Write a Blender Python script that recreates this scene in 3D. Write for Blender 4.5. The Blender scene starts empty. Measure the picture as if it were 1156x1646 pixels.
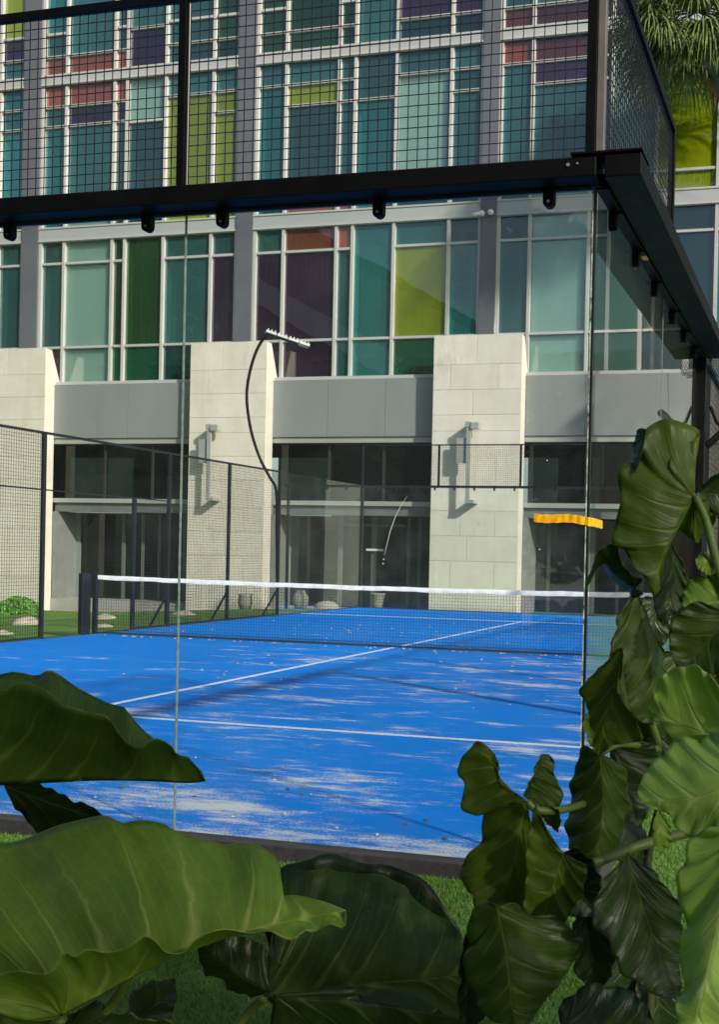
import bpy, math, random
from math import sin, cos, pi, radians, sqrt
from mathutils import Vector, Matrix, noise
random.seed(7)
scene = bpy.context.scene
col = scene.collection

# ------------------------------------------------------------------ camera
CAM = Vector((0.98350, -4.6031, 1.3876))
YAW, PITCH, ROLL, FPX, PX, PY = .2512, -.0080, .0227, 1739.74, 875.45, 906.3
fwd = Vector((-sin(YAW)*cos(PITCH), cos(YAW)*cos(PITCH), sin(PITCH)))
rgt0 = Vector((cos(YAW), sin(YAW), 0)); up0 = rgt0.cross(fwd)
rgt = cos(ROLL)*rgt0 + sin(ROLL)*up0
upv = -sin(ROLL)*rgt0 + cos(ROLL)*up0
cam_data = bpy.data.cameras.new('camera'); cam = bpy.data.objects.new('camera', cam_data)
col.objects.link(cam); scene.camera = cam
m = Matrix((rgt, upv, -fwd)).transposed().to_4x4(); m.translation = CAM
cam.matrix_world = m
cam_data.sensor_fit = 'VERTICAL'; cam_data.sensor_height = 36; cam_data.sensor_width = 36
cam_data.lens = FPX/1646*36
cam_data.shift_x = -(PX-578)/1646; cam_data.shift_y = (PY-823)/1646
cam_data.clip_start = .05; cam_data.clip_end = 600
cam_data.dof.use_dof = True; cam_data.dof.focus_distance = 4.6; cam_data.dof.aperture_fstop = 9.0

def at(x, y, d):                                  # a point d metres ahead of the camera plane
    return CAM + fwd*d + rgt*((x-PX)/FPX*d) - upv*((y-PY)/FPX*d)
def onY(x, y, Y):
    r = at(x, y, 1)-CAM; return CAM + r*((Y-CAM.y)/r.y)
def onX(x, y, X):
    r = at(x, y, 1)-CAM; return CAM + r*((X-CAM.x)/r.x)
def onZ(x, y, Z):
    r = at(x, y, 1)-CAM; return CAM + r*((Z-CAM.z)/r.z)

# ------------------------------------------------------------------ light
SUN = Vector((.74, -.46, .49)).normalized()
el = math.asin(SUN.z)
world = bpy.data.worlds.new('World'); scene.world = world; world.use_nodes = True
wn = world.node_tree; bgn = wn.nodes['Background']
sky = wn.nodes.new('ShaderNodeTexSky'); sky.sky_type = 'NISHITA'; sky.sun_disc = False
sky.sun_elevation = el; sky.sun_rotation = math.atan2(SUN.x, SUN.y)
sky.air_density = 1.0; sky.dust_density = 2.0
wn.links.new(sky.outputs[0], bgn.inputs[0]); bgn.inputs[1].default_value = .11
sd = bpy.data.lights.new('sun', 'SUN'); sd.energy = 4.8; sd.angle = radians(1.7); sd.color = (1, .93, .82)
sun = bpy.data.objects.new('sun', sd); col.objects.link(sun)
sun.rotation_euler = SUN.to_track_quat('Z', 'Y').to_euler()
scene.view_settings.view_transform = 'Standard'; scene.view_settings.look = 'None'
scene.view_settings.exposure = 0.0; scene.view_settings.gamma = 1
scene.render.engine = 'CYCLES'
scene.cycles.max_bounces = 10; scene.cycles.transparent_max_bounces = 24
scene.cycles.diffuse_bounces = 4; scene.cycles.glossy_bounces = 5
scene.render.resolution_x = 720; scene.render.resolution_y = 1024

# ------------------------------------------------------------------ helpers
def tag(o, label=None, cat=None, group=None, kind=None):
    if label: o['label'] = label
    if cat: o['category'] = cat
    if group: o['group'] = group
    if kind: o['kind'] = kind
    return o
def empty(name, loc=(0, 0, 0), label=None, cat=None, group=None):
    o = bpy.data.objects.new(name, None); o.location = loc; o.empty_display_size = .2
    col.objects.link(o); return tag(o, label, cat, group)
class MB:
    def __init__(s): s.v = []; s.f = []; s.uv = []
    def box(s, a, b):
        x0, y0, z0 = [min(p, q) for p, q in zip(a, b)]; x1, y1, z1 = [max(p, q) for p, q in zip(a, b)]
        n = len(s.v)
        s.v += [(x0,y0,z0),(x1,y0,z0),(x1,y1,z0),(x0,y1,z0),(x0,y0,z1),(x1,y0,z1),(x1,y1,z1),(x0,y1,z1)]
        s.f += [(n,n+3,n+2,n+1),(n+4,n+5,n+6,n+7),(n,n+1,n+5,n+4),(n+1,n+2,n+6,n+5),(n+2,n+3,n+7,n+6),(n+3,n,n+4,n+7)]
        return s
    def tube(s, pts, r, n=8, cap=True):
        pts = [Vector(p) for p in pts]; k = len(pts)
        rs = r if isinstance(r, (list, tuple)) else [r]*k
        base = len(s.v); prev = None
        for i, p in enumerate(pts):
            t = (pts[min(i+1, k-1)]-pts[max(i-1, 0)]).normalized()
            if prev is None:
                a = t.orthogonal().normalized()
            else:
                a = (prev - t*prev.dot(t)).normalized()
            prev = a; b = t.cross(a)
            for j in range(n):
                q = p + (a*cos(2*pi*j/n)+b*sin(2*pi*j/n))*rs[i]; s.v.append(tuple(q))
        for i in range(k-1):
            for j in range(n):
                s.f.append((base+i*n+j, base+i*n+(j+1) % n, base+(i+1)*n+(j+1) % n, base+(i+1)*n+j))
        if cap:
            s.f.append(tuple(base+j for j in reversed(range(n)))); s.f.append(tuple(base+(k-1)*n+j for j in range(n)))
        return s
    def prism(s, prof, ax, a, b):                 # profile in the two other axes, extruded along ax
        n = len(s.v); k = len(prof)
        for c in (a, b):
            for p, q in prof:
                s.v.append((c, p, q) if ax == 0 else (p, c, q) if ax == 1 else (p, q, c))
        s.f += [tuple(range(n, n+k)), tuple(range(n+2*k-1, n+k-1, -1))]
        for i in range(k):
            j = (i+1) % k; s.f.append((n+i, n+k+i, n+k+j, n+j))
        return s
    def lathe(s, prof, c, n=16):
        base = len(s.v)
        for r, z in prof:
            for j in range(n): s.v.append((c[0]+r*cos(2*pi*j/n), c[1]+r*sin(2*pi*j/n), c[2]+z))
        for i in range(len(prof)-1):
            for j in range(n): s.f.append((base+i*n+j, base+i*n+(j+1) % n, base+(i+1)*n+(j+1) % n, base+(i+1)*n+j))
        return s
    def build(s, name, mat, parent=None, smooth=False, bevel=0, recalc=True):
        me = bpy.data.meshes.new(name); me.from_pydata(s.v, [], s.f)
        if recalc:
            import bmesh
            b = bmesh.new(); b.from_mesh(me); bmesh.ops.recalc_face_normals(b, faces=b.faces); b.to_mesh(me); b.free()
        if smooth: me.polygons.foreach_set('use_smooth', [True]*len(me.polygons))
        if mat: me.materials.append(mat)
        o = bpy.data.objects.new(name, me); col.objects.link(o)
        if parent:
            o.parent = parent
            if parent.type == 'EMPTY' and parent.parent is None: o.matrix_parent_inverse = Matrix.Translation(-parent.location)
        if bevel:
            bv = o.modifiers.new('bevel', 'BEVEL'); bv.width = bevel; bv.segments = 2; bv.limit_method = 'ANGLE'
        return o
def bx(name, a, b, mat, parent=None, bevel=0): return MB().box(a, b).build(name, mat, parent, recalc=False, bevel=bevel)

# ------------------------------------------------------------------ materials
def newmat(name):
    mt = bpy.data.materials.new(name); mt.use_nodes = True; nt = mt.node_tree
    return mt, nt, nt.nodes, nt.links, nt.nodes['Principled BSDF']
def mth(nt, op, a, b=None, clamp=False):
    n = nt.nodes.new('ShaderNodeMath'); n.operation = op; n.use_clamp = clamp
    for i, v in enumerate((a, b)):
        if v is None: continue
        if isinstance(v, (int, float)): n.inputs[i].default_value = v
        else: nt.links.new(v, n.inputs[i])
    return n.outputs[0]
def ramp(nt, inp, stops):
    r = nt.nodes.new('ShaderNodeValToRGB'); e = r.color_ramp.elements
    while len(e) < len(stops): e.new(.5)
    for el_, (p, c) in zip(e, stops): el_.position = p; el_.color = c if len(c) == 4 else (*c, 1)
    nt.links.new(inp, r.inputs[0]); return r.outputs[0]
def tex(nt, scale=5, detail=4, rough=.55, vec=None, kind='noise', sc=(1, 1, 1), coord='Object', rot=(0,0,0), loc=(0,0,0)):
    tc = nt.nodes.new('ShaderNodeTexCoord'); mp = nt.nodes.new('ShaderNodeMapping')
    nt.links.new(tc.outputs[coord], mp.inputs[0]); mp.inputs['Scale'].default_value = sc; mp.inputs['Rotation'].default_value = rot; mp.inputs['Location'].default_value = loc
    t = nt.nodes.new('ShaderNodeTexNoise' if kind == 'noise' else 'ShaderNodeTexVoronoi')
    t.inputs['Scale'].default_value = scale
    if kind == 'noise': t.inputs['Detail'].default_value = detail; t.inputs['Roughness'].default_value = rough
    nt.links.new(mp.outputs[0], t.inputs['Vector']); return t.outputs[0]
def mixc(nt, fac, a, b, mode='MIX'):
    n = nt.nodes.new('ShaderNodeMix'); n.data_type = 'RGBA'; n.blend_type = mode
    for sk, v in ((n.inputs['Factor'], fac), (n.inputs['A'], a), (n.inputs['B'], b)):
        if isinstance(v, (int, float)): sk.default_value = v
        elif isinstance(v, tuple): sk.default_value = (*v, 1) if len(v) == 3 else v
        else: nt.links.new(v, sk)
    return n.outputs['Result']
def bump(nt, h, strength=.3, dist=.01):
    b = nt.nodes.new('ShaderNodeBump'); b.inputs['Strength'].default_value = strength; b.inputs['Distance'].default_value = dist
    nt.links.new(h, b.inputs['Height']); return b.outputs[0]
def plain(name, c, rough=.5, metal=0, var=.15, scale=3, bmp=0, bscale=60, sc=(1,1,1), spec=.5):
    mt, nt, N, L, P = newmat(name)
    t = tex(nt, scale, 5, .6, sc=sc)
    a = tuple(max(0, x*(1-var)) for x in c); b = tuple(min(1, x*(1+var)) for x in c)
    L.new(ramp(nt, t, [(.3, a), (.7, b)]), P.inputs['Base Color'])
    L.new(mth(nt, 'ADD', mth(nt, 'MULTIPLY', t, .2), rough-.1), P.inputs['Roughness'])
    P.inputs['Metallic'].default_value = metal; P.inputs['Specular IOR Level'].default_value = spec
    if bmp: L.new(bump(nt, tex(nt, bscale, 3), bmp, .004), P.inputs['Normal'])
    return mt
def glassmat(name, tint, body=0.0, bodycol=(.5, .5, .5), dust=.02, ior=1.45, scale=1.5, tintvar=0, gloss=1.0, refl=1.6):
    """thin glass sheet: tinted see-through, a little diffuse dust, fresnel reflection"""
    mt, nt, N, L, P = newmat(name); N.remove(P)
    out = [n for n in N if n.type == 'OUTPUT_MATERIAL'][0]
    tr = N.new('ShaderNodeBsdfTransparent'); tr.inputs[0].default_value = (*tint, 1)
    oi = N.new('ShaderNodeObjectInfo')
    if tintvar:
        L.new(mixc(nt, mth(nt, 'MULTIPLY', mth(nt, 'ADD', tex(nt, .35, 3), oi.outputs['Random']), .5), tuple(x*(1-tintvar) for x in tint), tint), tr.inputs[0])
    df = N.new('ShaderNodeBsdfDiffuse'); df.inputs[0].default_value = (*bodycol, 1)
    if tintvar: L.new(mixc(nt, oi.outputs['Random'], tuple(x*.6 for x in bodycol), tuple(min(1, x*1.3) for x in bodycol)), df.inputs[0])
    gl = N.new('ShaderNodeBsdfGlossy'); gl.inputs['Roughness'].default_value = .012
    gl.inputs[0].default_value = (gloss, gloss, gloss, 1)
    L.new(bump(nt, tex(nt, .6, 2), .05, .05), gl.inputs['Normal'])
    m1 = N.new('ShaderNodeMixShader'); m2 = N.new('ShaderNodeMixShader')
    t = tex(nt, scale, 6, .7); d = ramp(nt, t, [(.45, (0, 0, 0)), (.8, (1, 1, 1))])
    f = mth(nt, 'ADD', mth(nt, 'MULTIPLY', d, dust), body+dust*.25, True)
    L.new(f, m1.inputs[0]); L.new(tr.outputs[0], m1.inputs[1]); L.new(df.outputs[0], m1.inputs[2])
    fr = N.new('ShaderNodeFresnel'); fr.inputs[0].default_value = ior
    geo = N.new('ShaderNodeNewGeometry')            # both faces of the sheet are counted on the way in
    ff = mth(nt, 'MULTIPLY', mth(nt, 'MULTIPLY', fr.outputs[0], refl), mth(nt, 'SUBTRACT', 1, geo.outputs['Backfacing']), True)
    L.new(ff, m2.inputs[0]); L.new(m1.outputs[0], m2.inputs[1]); L.new(gl.outputs[0], m2.inputs[2])
    L.new(m2.outputs[0], out.inputs[0]); return mt

M = {}
M['black_steel'] = plain('black_steel', (.0028, .0028, .0035), .5, 0, .3, 8, .1, 40, spec=.12)
M['black_lit'] = plain('black_steel_lit', (.12, .105, .10), .45, 0, .2, 8)  # black steel with the light on its side put into the colour
M['fence_steel'] = plain('fence_steel', (.006, .009, .013), .5, 0, .3, 5)
M['wire'] = plain('wire', (.012, .012, .013), .45, 0, .2, 9)
M['bolt'] = plain('bolt', (.5, .5, .48), .3, .9, .1, 20)
M['white_alu'] = plain('white_aluminium', (.50, .50, .49), .45, 0, .06, .8, 0)
M['grey_alu'] = plain('grey_panel', (.125, .13, .155), .5, 0, .1, .5)
M['spandrel'] = plain('spandrel_panel', (.42, .43, .44), .5, 0, .08, .6, 0, sc=(.3, 1, 1))
M['band'] = plain('grey_band_panel', (.24, .26, .26), .6, 0, .08, .5, .1, 8, sc=(1, 1, .3))
M['band_edge'] = plain('soffit_trim', (.36, .36, .34), .6, 0, .08, .5)
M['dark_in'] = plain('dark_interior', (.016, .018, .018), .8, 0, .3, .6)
M['in_wall'] = plain('interior_wall', (.62, .62, .60), .8, 0, .25, .4)
M['in_floor'] = plain('interior_slab', (.35, .34, .32), .8, 0, .2, .5)
M['blind'] = plain('white_blind', (.62, .64, .62), .8, 0, .04, .5, .2, 3, sc=(2, 1, .5))
M['tape_w'] = plain('white_net_tape', (.80, .82, .86), .7, 0, .18, 9, .4, 30)
M['net'] = plain('net_cord', (.012, .014, .02), .7)
M['tape_y'] = plain('yellow_tape', (.85, .42, .01), .45, 0, .2, 25, .6, 50)
M['vase'] = plain('stoneware', (.30, .29, .24), .6, 0, .2, 8, .2, 30)
M['boulder'] = plain('pale_boulder', (.50, .44, .36), .8, 0, .25, 4, .6, 12)
M['petal'] = plain('petal', (.62, .42, .30), .7, 0, .4, 3)
M['pebble'] = plain('pebble', (.62, .55, .45), .8, 0, .25, 9, .4, 30)
M['leafdry'] = plain('dry_leaf', (.16, .07, .03), .7, 0, .4, 9)
M['lampgrey'] = plain('lamp_grey', (.42, .43, .42), .4, .2, .1, 3)
M['whitepl'] = plain('white_plastic', (.85, .85, .83), .35, 0, .05, 3)
M['seal'] = plain('glass_seal', (.17, .21, .19), .3, 0, .35, 30, .8, 60)
M['edge'] = plain('glass_cut_edge', (.30, .36, .34), .2, 0, .95, 28, 1.0, 60)  # light and dark flecks paint the sparkle of the cut edge
M['kerb'] = plain('kerb_rubber', (.035, .033, .038), .7, 0, .3, 20, .4, 60)
M['stem_dark'] = plain('old_stem', (.05, .06, .02), .6, 0, .3, 12, .3, 40)
M['soil'] = plain('soil', (.05, .035, .02), .9, 0, .4, 9, .6, 30)
M['bark'] = plain('palm_bark', (.13, .09, .065), .85, 0, .4, 8, .8, 25, sc=(1, 1, 3))
M['polegrey'] = plain('pole_grey', (.34, .37, .44), .5, 0, .12, 3)
M['rib'] = plain('ribbed_cladding', (.45, .45, .43), .6, 0, .1, 1)
M['roofdark'] = plain('dark_roof', (.06, .06, .065), .7)

# stone cladding
mt, nt, N, L, P = newmat('limestone'); M['stone'] = mt
a = tex(nt, 1.3, 6, .65); b = tex(nt, 22, 5, .7); c = tex(nt, 1.2, 5, .7, sc=(3.5, 1, .5))
base = ramp(nt, a, [(.3, (.70, .65, .56)), (.7, (.84, .80, .72))])
base = mixc(nt, mth(nt, 'MULTIPLY', ramp(nt, c, [(.5, (0, 0, 0)), (.75, (1, 1, 1))]), .35), base, (.48, .43, .36))
oi = N.new('ShaderNodeObjectInfo'); base = mixc(nt, mth(nt, 'MULTIPLY', oi.outputs['Random'], .42), base, (.60, .56, .49))
st = tex(nt, 7, 6, .8, sc=(2.2, 1, .35)); st2 = tex(nt, .7, 3)
base = mixc(nt, mth(nt, 'MULTIPLY', mth(nt, 'GREATER_THAN', mth(nt, 'ADD', mth(nt, 'MULTIPLY', st, .6), mth(nt, 'MULTIPLY', st2, .6)), .75), .25), base, (.26, .22, .18))
L.new(mixc(nt, mth(nt, 'MULTIPLY', b, .25), base, (.62, .57, .5)), P.inputs['Base Color'])
P.inputs['Roughness'].default_value = .75; L.new(bump(nt, b, .25, .006), P.inputs['Normal'])

# blue court: turf pile, scuffed-in sand, wear
mt, nt, N, L, P = newmat('blue_court_turf'); M['court'] = mt
fine = tex(nt, 95, 4, .85); grain = tex(nt, 420, 2, .8)
s1 = tex(nt, 1.9, 10, .66, sc=(.60, 1.25, 1), rot=(0, 0, -.12)); s2 = tex(nt, .28, 3, .5)
s3 = tex(nt, 5.5, 7, .75, sc=(.42, 1.9, 1), rot=(0, 0, .35)); s4 = tex(nt, .50, 4, .5, sc=(.8, 1.1, 1), loc=(6.3, 2.2, 0))
def cen(t, k): return mth(nt, 'MULTIPLY', mth(nt, 'SUBTRACT', t, .5), k)
cov = mth(nt, 'ADD', cen(s1, 1.7), mth(nt, 'ADD', cen(s4, .75), mth(nt, 'ADD', cen(s3, 1.2), cen(fine, 1.5))))
sep = N.new('ShaderNodeSeparateXYZ'); tc = N.new('ShaderNodeTexCoord'); L.new(tc.outputs['Object'], sep.inputs[0])
near = mth(nt, 'MULTIPLY', mth(nt, 'SUBTRACT', 1, mth(nt, 'DIVIDE', sep.outputs[1], .7), True), .10)      # sand kicked against the near wall
xr = mth(nt, 'MULTIPLY', mth(nt, 'ADD', sep.outputs[0], 3.0), .03)
far = mth(nt, 'MULTIPLY', mth(nt, 'MAXIMUM', mth(nt, 'SUBTRACT', sep.outputs[1], 8.5), 0), -.03)
cov = mth(nt, 'ADD', cov, mth(nt, 'ADD', near, mth(nt, 'ADD', xr, mth(nt, 'MAXIMUM', far, -.12))))
mr = N.new('ShaderNodeMapRange'); mr.inputs['From Min'].default_value = .13; mr.inputs['From Max'].default_value = .33
L.new(cov, mr.inputs['Value']); mask = mr.outputs[0]
blue = ramp(nt, s2, [(.3, (.0, .20, .74)), (.7, (.0, .27, .94))])
blue = mixc(nt, mth(nt, 'MULTIPLY', grain, .5), blue, (.0, .10, .52))
L.new(mixc(nt, mth(nt, 'MULTIPLY', mask, .82), blue, (.82, .78, .74)), P.inputs['Base Color'])
P.inputs['Roughness'].default_value = .9; P.inputs['Specular IOR Level'].default_value = .06
L.new(bump(nt, grain, .5, .004), P.inputs['Normal'])

mt, nt, N, L, P = newmat('white_line'); M['line'] = mt
t = tex(nt, 90, 4, .7); L.new(ramp(nt, t, [(.3, (.42, .50, .62)), (.6, (.80, .80, .78))]), P.inputs['Base Color']); P.inputs['Roughness'].default_value = .8

mt, nt, N, L, P = newmat('lawn_turf'); M['lawn'] = mt
t1 = tex(nt, 1.2, 5); t2 = tex(nt, 120, 3, .8)
g = ramp(nt, t1, [(.3, (.09, .22, .02)), (.7, (.15, .32, .035))])
L.new(mixc(nt, mth(nt, 'MULTIPLY', t2, .6), g, (.04, .10, .012)), P.inputs['Base Color']); P.inputs['Roughness'].default_value = .9
L.new(bump(nt, t2, .8, .02), P.inputs['Normal'])
mt, nt, N, L, P = newmat('grass_blade'); M['blade'] = mt
oi = tex(nt, 45, 4, .8); L.new(ramp(nt, oi, [(.3, (.03, .10, .010)), (.55, (.09, .20, .02)), (.72, (.17, .28, .05))]), P.inputs['Base Color']); P.inputs['Roughness'].default_value = .7

def leafmat(name, c1, c2, vein, trans=.22, rough=.36, blotch=.35):
    mt, nt, N, L, P = newmat(name)
    uv = N.new('ShaderNodeUVMap'); uv.uv_map = 'leaf'; s = N.new('ShaderNodeSeparateXYZ'); L.new(uv.outputs[0], s.inputs[0])
    x, y = s.outputs[0], s.outputs[1]
    tw = mth(nt, 'MULTIPLY', mth(nt, 'SUBTRACT', tex(nt, 14, 3), .5), .25)
    xx = mth(nt, 'ADD', x, tw)
    d = mth(nt, 'PINGPONG', xx, .5)                 # 0 on a vein
    w = mth(nt, 'DIVIDE', .042, mth(nt, 'ADD', y, .12))
    v1 = mth(nt, 'SUBTRACT', 1, mth(nt, 'DIVIDE', d, w), True)
    v1 = mth(nt, 'MULTIPLY', v1, mth(nt, 'SUBTRACT', 1.15, y, True))
    d2 = mth(nt, 'PINGPONG', mth(nt, 'MULTIPLY', mth(nt, 'ADD', xx, mth(nt, 'MULTIPLY', y, .5)), 4), .5)
    vn = tex(nt, 60, 3, .6, kind='voronoi')
    v2 = mth(nt, 'ADD', mth(nt, 'MULTIPLY', mth(nt, 'SUBTRACT', 1, mth(nt, 'DIVIDE', d2, .16), True), .14), mth(nt, 'MULTIPLY', vn, .12))
    mid = mth(nt, 'SUBTRACT', 1, mth(nt, 'DIVIDE', y, .035), True)
    vv = mth(nt, 'MAXIMUM', mth(nt, 'MAXIMUM', v1, v2), mid)
    n1 = tex(nt, 7, 5, .65); n2 = tex(nt, 55, 4, .7)
    bc = ramp(nt, n1, [(.3, c1), (.72, c2)])
    bc = mixc(nt, mth(nt, 'MULTIPLY', n2, blotch), bc, tuple(q*.55 for q in c1))
    # brown nibbled rim here and there
    rim = mth(nt, 'MULTIPLY', mth(nt, 'GREATER_THAN', mth(nt, 'ADD', y, mth(nt, 'MULTIPLY', n2, .03)), .994), mth(nt, 'GREATER_THAN', n1, .56))
    bc = mixc(nt, mth(nt, 'MULTIPLY', vv, .78), bc, vein)
    vo = tex(nt, 38, kind='voronoi'); big = tex(nt, 3.1, 2)
    spot = mth(nt, 'MULTIPLY', mth(nt, 'LESS_THAN', vo, .10), mth(nt, 'GREATER_THAN', big, .56))
    bc = mixc(nt, mth(nt, 'MULTIPLY', spot, .55), bc, (.20, .17, .05))
    yel = ramp(nt, tex(nt, 2.2, 6, .7), [(.55, (0, 0, 0)), (.75, (1, 1, 1))])
    bc = mixc(nt, mth(nt, 'MULTIPLY', yel, .35), bc, tuple(q*1.5 for q in c2[:2])+(c2[2],))
    bc = mixc(nt, mth(nt, 'MULTIPLY', mth(nt, 'GREATER_THAN', y, .990), .3), bc, vein)
    bc = mixc(nt, mth(nt, 'MULTIPLY', rim, .7), bc, (.22, .12, .02))
    L.new(bc, P.inputs['Base Color'])
    L.new(mth(nt, 'ADD', mth(nt, 'MULTIPLY', n1, .25), rough-.1), P.inputs['Roughness'])
    P.inputs['Specular IOR Level'].default_value = .3
    hb = mth(nt, 'ADD', mth(nt, 'MULTIPLY', vv, -.8), mth(nt, 'ADD', mth(nt, 'MULTIPLY', n2, .25), mth(nt, 'MULTIPLY', n1, .6)))
    L.new(bump(nt, hb, .45, .006), P.inputs['Normal'])
    tl = N.new('ShaderNodeBsdfTranslucent'); L.new(mixc(nt, .5, bc, (.20, .32, .02)), tl.inputs[0])
    mx = N.new('ShaderNodeMixShader'); mx.inputs[0].default_value = trans
    out = [n for n in N if n.type == 'OUTPUT_MATERIAL'][0]
    L.new(P.outputs[0], mx.inputs[1]); L.new(tl.outputs[0], mx.inputs[2]); L.new(mx.outputs[0], out.inputs[0])
    return mt
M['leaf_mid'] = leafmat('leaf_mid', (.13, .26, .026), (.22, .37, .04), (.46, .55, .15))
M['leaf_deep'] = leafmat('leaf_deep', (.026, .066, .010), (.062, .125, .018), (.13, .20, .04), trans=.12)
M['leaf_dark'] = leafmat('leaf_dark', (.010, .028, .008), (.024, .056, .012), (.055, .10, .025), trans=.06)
M['leaf_sunlit'] = leafmat('leaf_sunlit', (.30, .52, .09), (.42, .64, .14), (.56, .68, .30), trans=.25, blotch=.2)  # pale colour stands in for sun falling on these leaves
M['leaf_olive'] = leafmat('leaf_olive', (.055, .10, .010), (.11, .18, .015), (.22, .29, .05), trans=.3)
M['stem'] = plain('leaf_stem', (.12, .18, .04), .4, 0, .25, 12, .2, 50)
mt = plain('tree_foliage', (.05, .085, .02), .6, 0, .5, 2); M['foliage'] = mt
mt, nt, N, L, P = newmat('palm_leaf'); M['palm'] = mt
t = tex(nt, 5, 4, .7); L.new(ramp(nt, t, [(.3, (.065, .115, .03)), (.55, (.15, .22, .06)), (.75, (.38, .41, .14))]), P.inputs['Base Color']); P.inputs['Roughness'].default_value = .45
mt = plain('palm_dead', (.26, .14, .05), .8, 0, .5, 6); M['palmdead'] = mt

# ------------------------------------------------------------------ ground
def sm(t): t = max(0, min(1, t)); return t*t*(3-2*t)
def gz(x, y):
    z = -.06
    if x < -10.15: z -= .34*sm((-x-10.15)/9)
    if y > 20.2: z -= .18*sm((y-20.2)/3)
    if y > 20.2 and x < -6: z -= .12*sm((-x-6)/10)*sm((y-20.2)/3)
    return z
xs = [-150,-90,-60,-45]+[-38+1.0*i for i in range(58)]+[22,26,34,50,80,150]
ys = [-150,-80,-40,-25,-15,-8,-4]+[-2+1.0*i for i in range(36)]+[40,60,150]
mb = MB(); mb.v = [(x, y, gz(x, y)) for y in ys for x in xs]; nx = len(xs)
mb.f = [(j*nx+i, j*nx+i+1, (j+1)*nx+i+1, (j+1)*nx+i) for j in range(len(ys)-1) for i in range(nx-1)]
tag(mb.build('lawn', M['lawn'], smooth=True), kind='structure')
tag(bx('court_base', (-10.06, -.03, -.5), (.06, 20.06, -.012), M['kerb']), kind='structure')
mb = MB(); mb.v = [(-10, .05, 0), (0, .05, 0), (0, 19.98, 0), (-10, 19.98, 0)]; mb.f = [(0, 1, 2, 3)]
tag(mb.build('court_surface', M['court'], recalc=False), kind='structure')
# kerb round the court: near side in lengths
for i in range(5):
    tag(bx('court_kerb', (-10.05+2*i+.004, -.055, -.10), (-8.05+2*i-.004+(.05 if i == 4 else 0), .04, .012), M['kerb'], bevel=.004), kind='structure')
tag(bx('court_kerb', (-10.07, 4, -.1), (-10.0, 20.05, .015), M['kerb']), kind='structure')
tag(bx('court_kerb', (-10.0, 19.99, -.1), (.05, 20.05, .015), M['kerb']), kind='structure')
tag(bx('court_kerb', (.0, .06, -.1), (.07, 19.98, .015), M['kerb']), kind='structure')
def line(a, b): tag(MB().box((a[0], a[1], -.004), (b[0], b[1], .004)).build('court_line', M['line'], recalc=False), kind='structure')
line((-9.98, 3.03), (-.02, 3.08)); line((-9.98, 16.92), (-.02, 16.97))
line((-5.025, 3.082), (-4.975, 16.918))
# short turf blades where the lawn comes close
rg = random.Random(3); V = []; F = []
def blade(x, y, h):
    if -.07 < y and x < .08: return
    a = rg.uniform(0, 6.28); w = .0022; l = rg.uniform(.2, .9)*h; b = a+rg.uniform(-1.5, 1.5); z = gz(x, y)
    n = len(V); dx, dy = cos(a)*w, sin(a)*w
    V.extend([(x-dx, y-dy, z), (x+dx, y+dy, z), (x+cos(b)*l, y+sin(b)*l, z+h)]); F.append((n, n+1, n+2))
for i in range(190000):
    x = rg.uniform(-3.6, 2.9); y = -.065-(rg.random()**1.25)*2.3
    if i > 140000: x = rg.uniform(.08, 2.6); y = rg.uniform(-.3, 2.2)
    blade(x, y, rg.uniform(.010, .024))
mb = MB(); mb.v = V; mb.f = F
tag(mb.build('turf_grass', M['blade'], recalc=False), 'short bright green turf growing along the dark kerb', 'grass', kind='stuff')

# ------------------------------------------------------------------ court enclosure
CG = glassmat('court_glass', (.95, .975, .965), 0, (.72, .78, .80), .020, 1.42, 1.6, refl=1.7)
def wire_panel(name, a, b, z0, z1, parent, r=.0018, sp=.048, spz=.05):
    """welded wire mesh between plan points a and b"""
    a = Vector((*a, 0)); b = Vector((*b, 0)); Lh = (b-a).length; d = (b-a)/Lh; nrm = Vector((-d.y, d.x, 0)); mb = MB()
    def bar(p, q, off):
        ax = (q-p).normalized(); s = ax.cross(nrm).normalized()
        n = len(mb.v)
        for e in (p, q):
            for u, v in ((-1, -1), (1, -1), (1, 1), (-1, 1)): mb.v.append(tuple(e+s*u*r+nrm*(v*r+off)))
        for i in range(4): mb.f.append((n+i, n+(i+1) % 4, n+4+(i+1) % 4, n+4+i))
    n = max(1, round(Lh/sp))
    for i in range(n+1): p = a+d*(Lh*i/n); bar(p+Vector((0, 0, z0)), p+Vector((0, 0, z1)), -r)
    n = max(1, round((z1-z0)/spz))
    for i in range(n+1):
        z = z0+(z1-z0)*i/n; bar(a+Vector((0, 0, z)), b+Vector((0, 0, z)), r)
    return mb.build(name, M['wire'], parent, recalc=True)
def clamp(loc, nrm, parent, h=.085, w=.05, bolt=True, mat='black_steel'):
    """rounded clamp tab hanging under a beam, gripping the glass"""
    x, y, z = loc; k = 8; prof = [(-w/2, .012), (w/2, .012)]+[(w/2*cos(-pi*i/k), -h+w/2+w/2*sin(-pi*i/k)) for i in range(k+1)]
    mb = MB()
    if nrm == 'y': mb.prism([(x+p, z+q) for p, q in prof], 1, y-.018, y+.018)
    else: mb.prism([(y+p, z+q) for p, q in prof], 0, x-.018, x+.018)
    o = mb.build('clamp', M[mat], parent)
    if bolt:
        c = Vector((x, y, z-h+w/2)); d = Vector((0, -1, 0)) if nrm == 'y' else Vector((1, 0, 0))
        MB().tube([c+d*.017, c+d*.024], .006, 6).build('bolt', M['bolt'], o)
    return o

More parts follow.
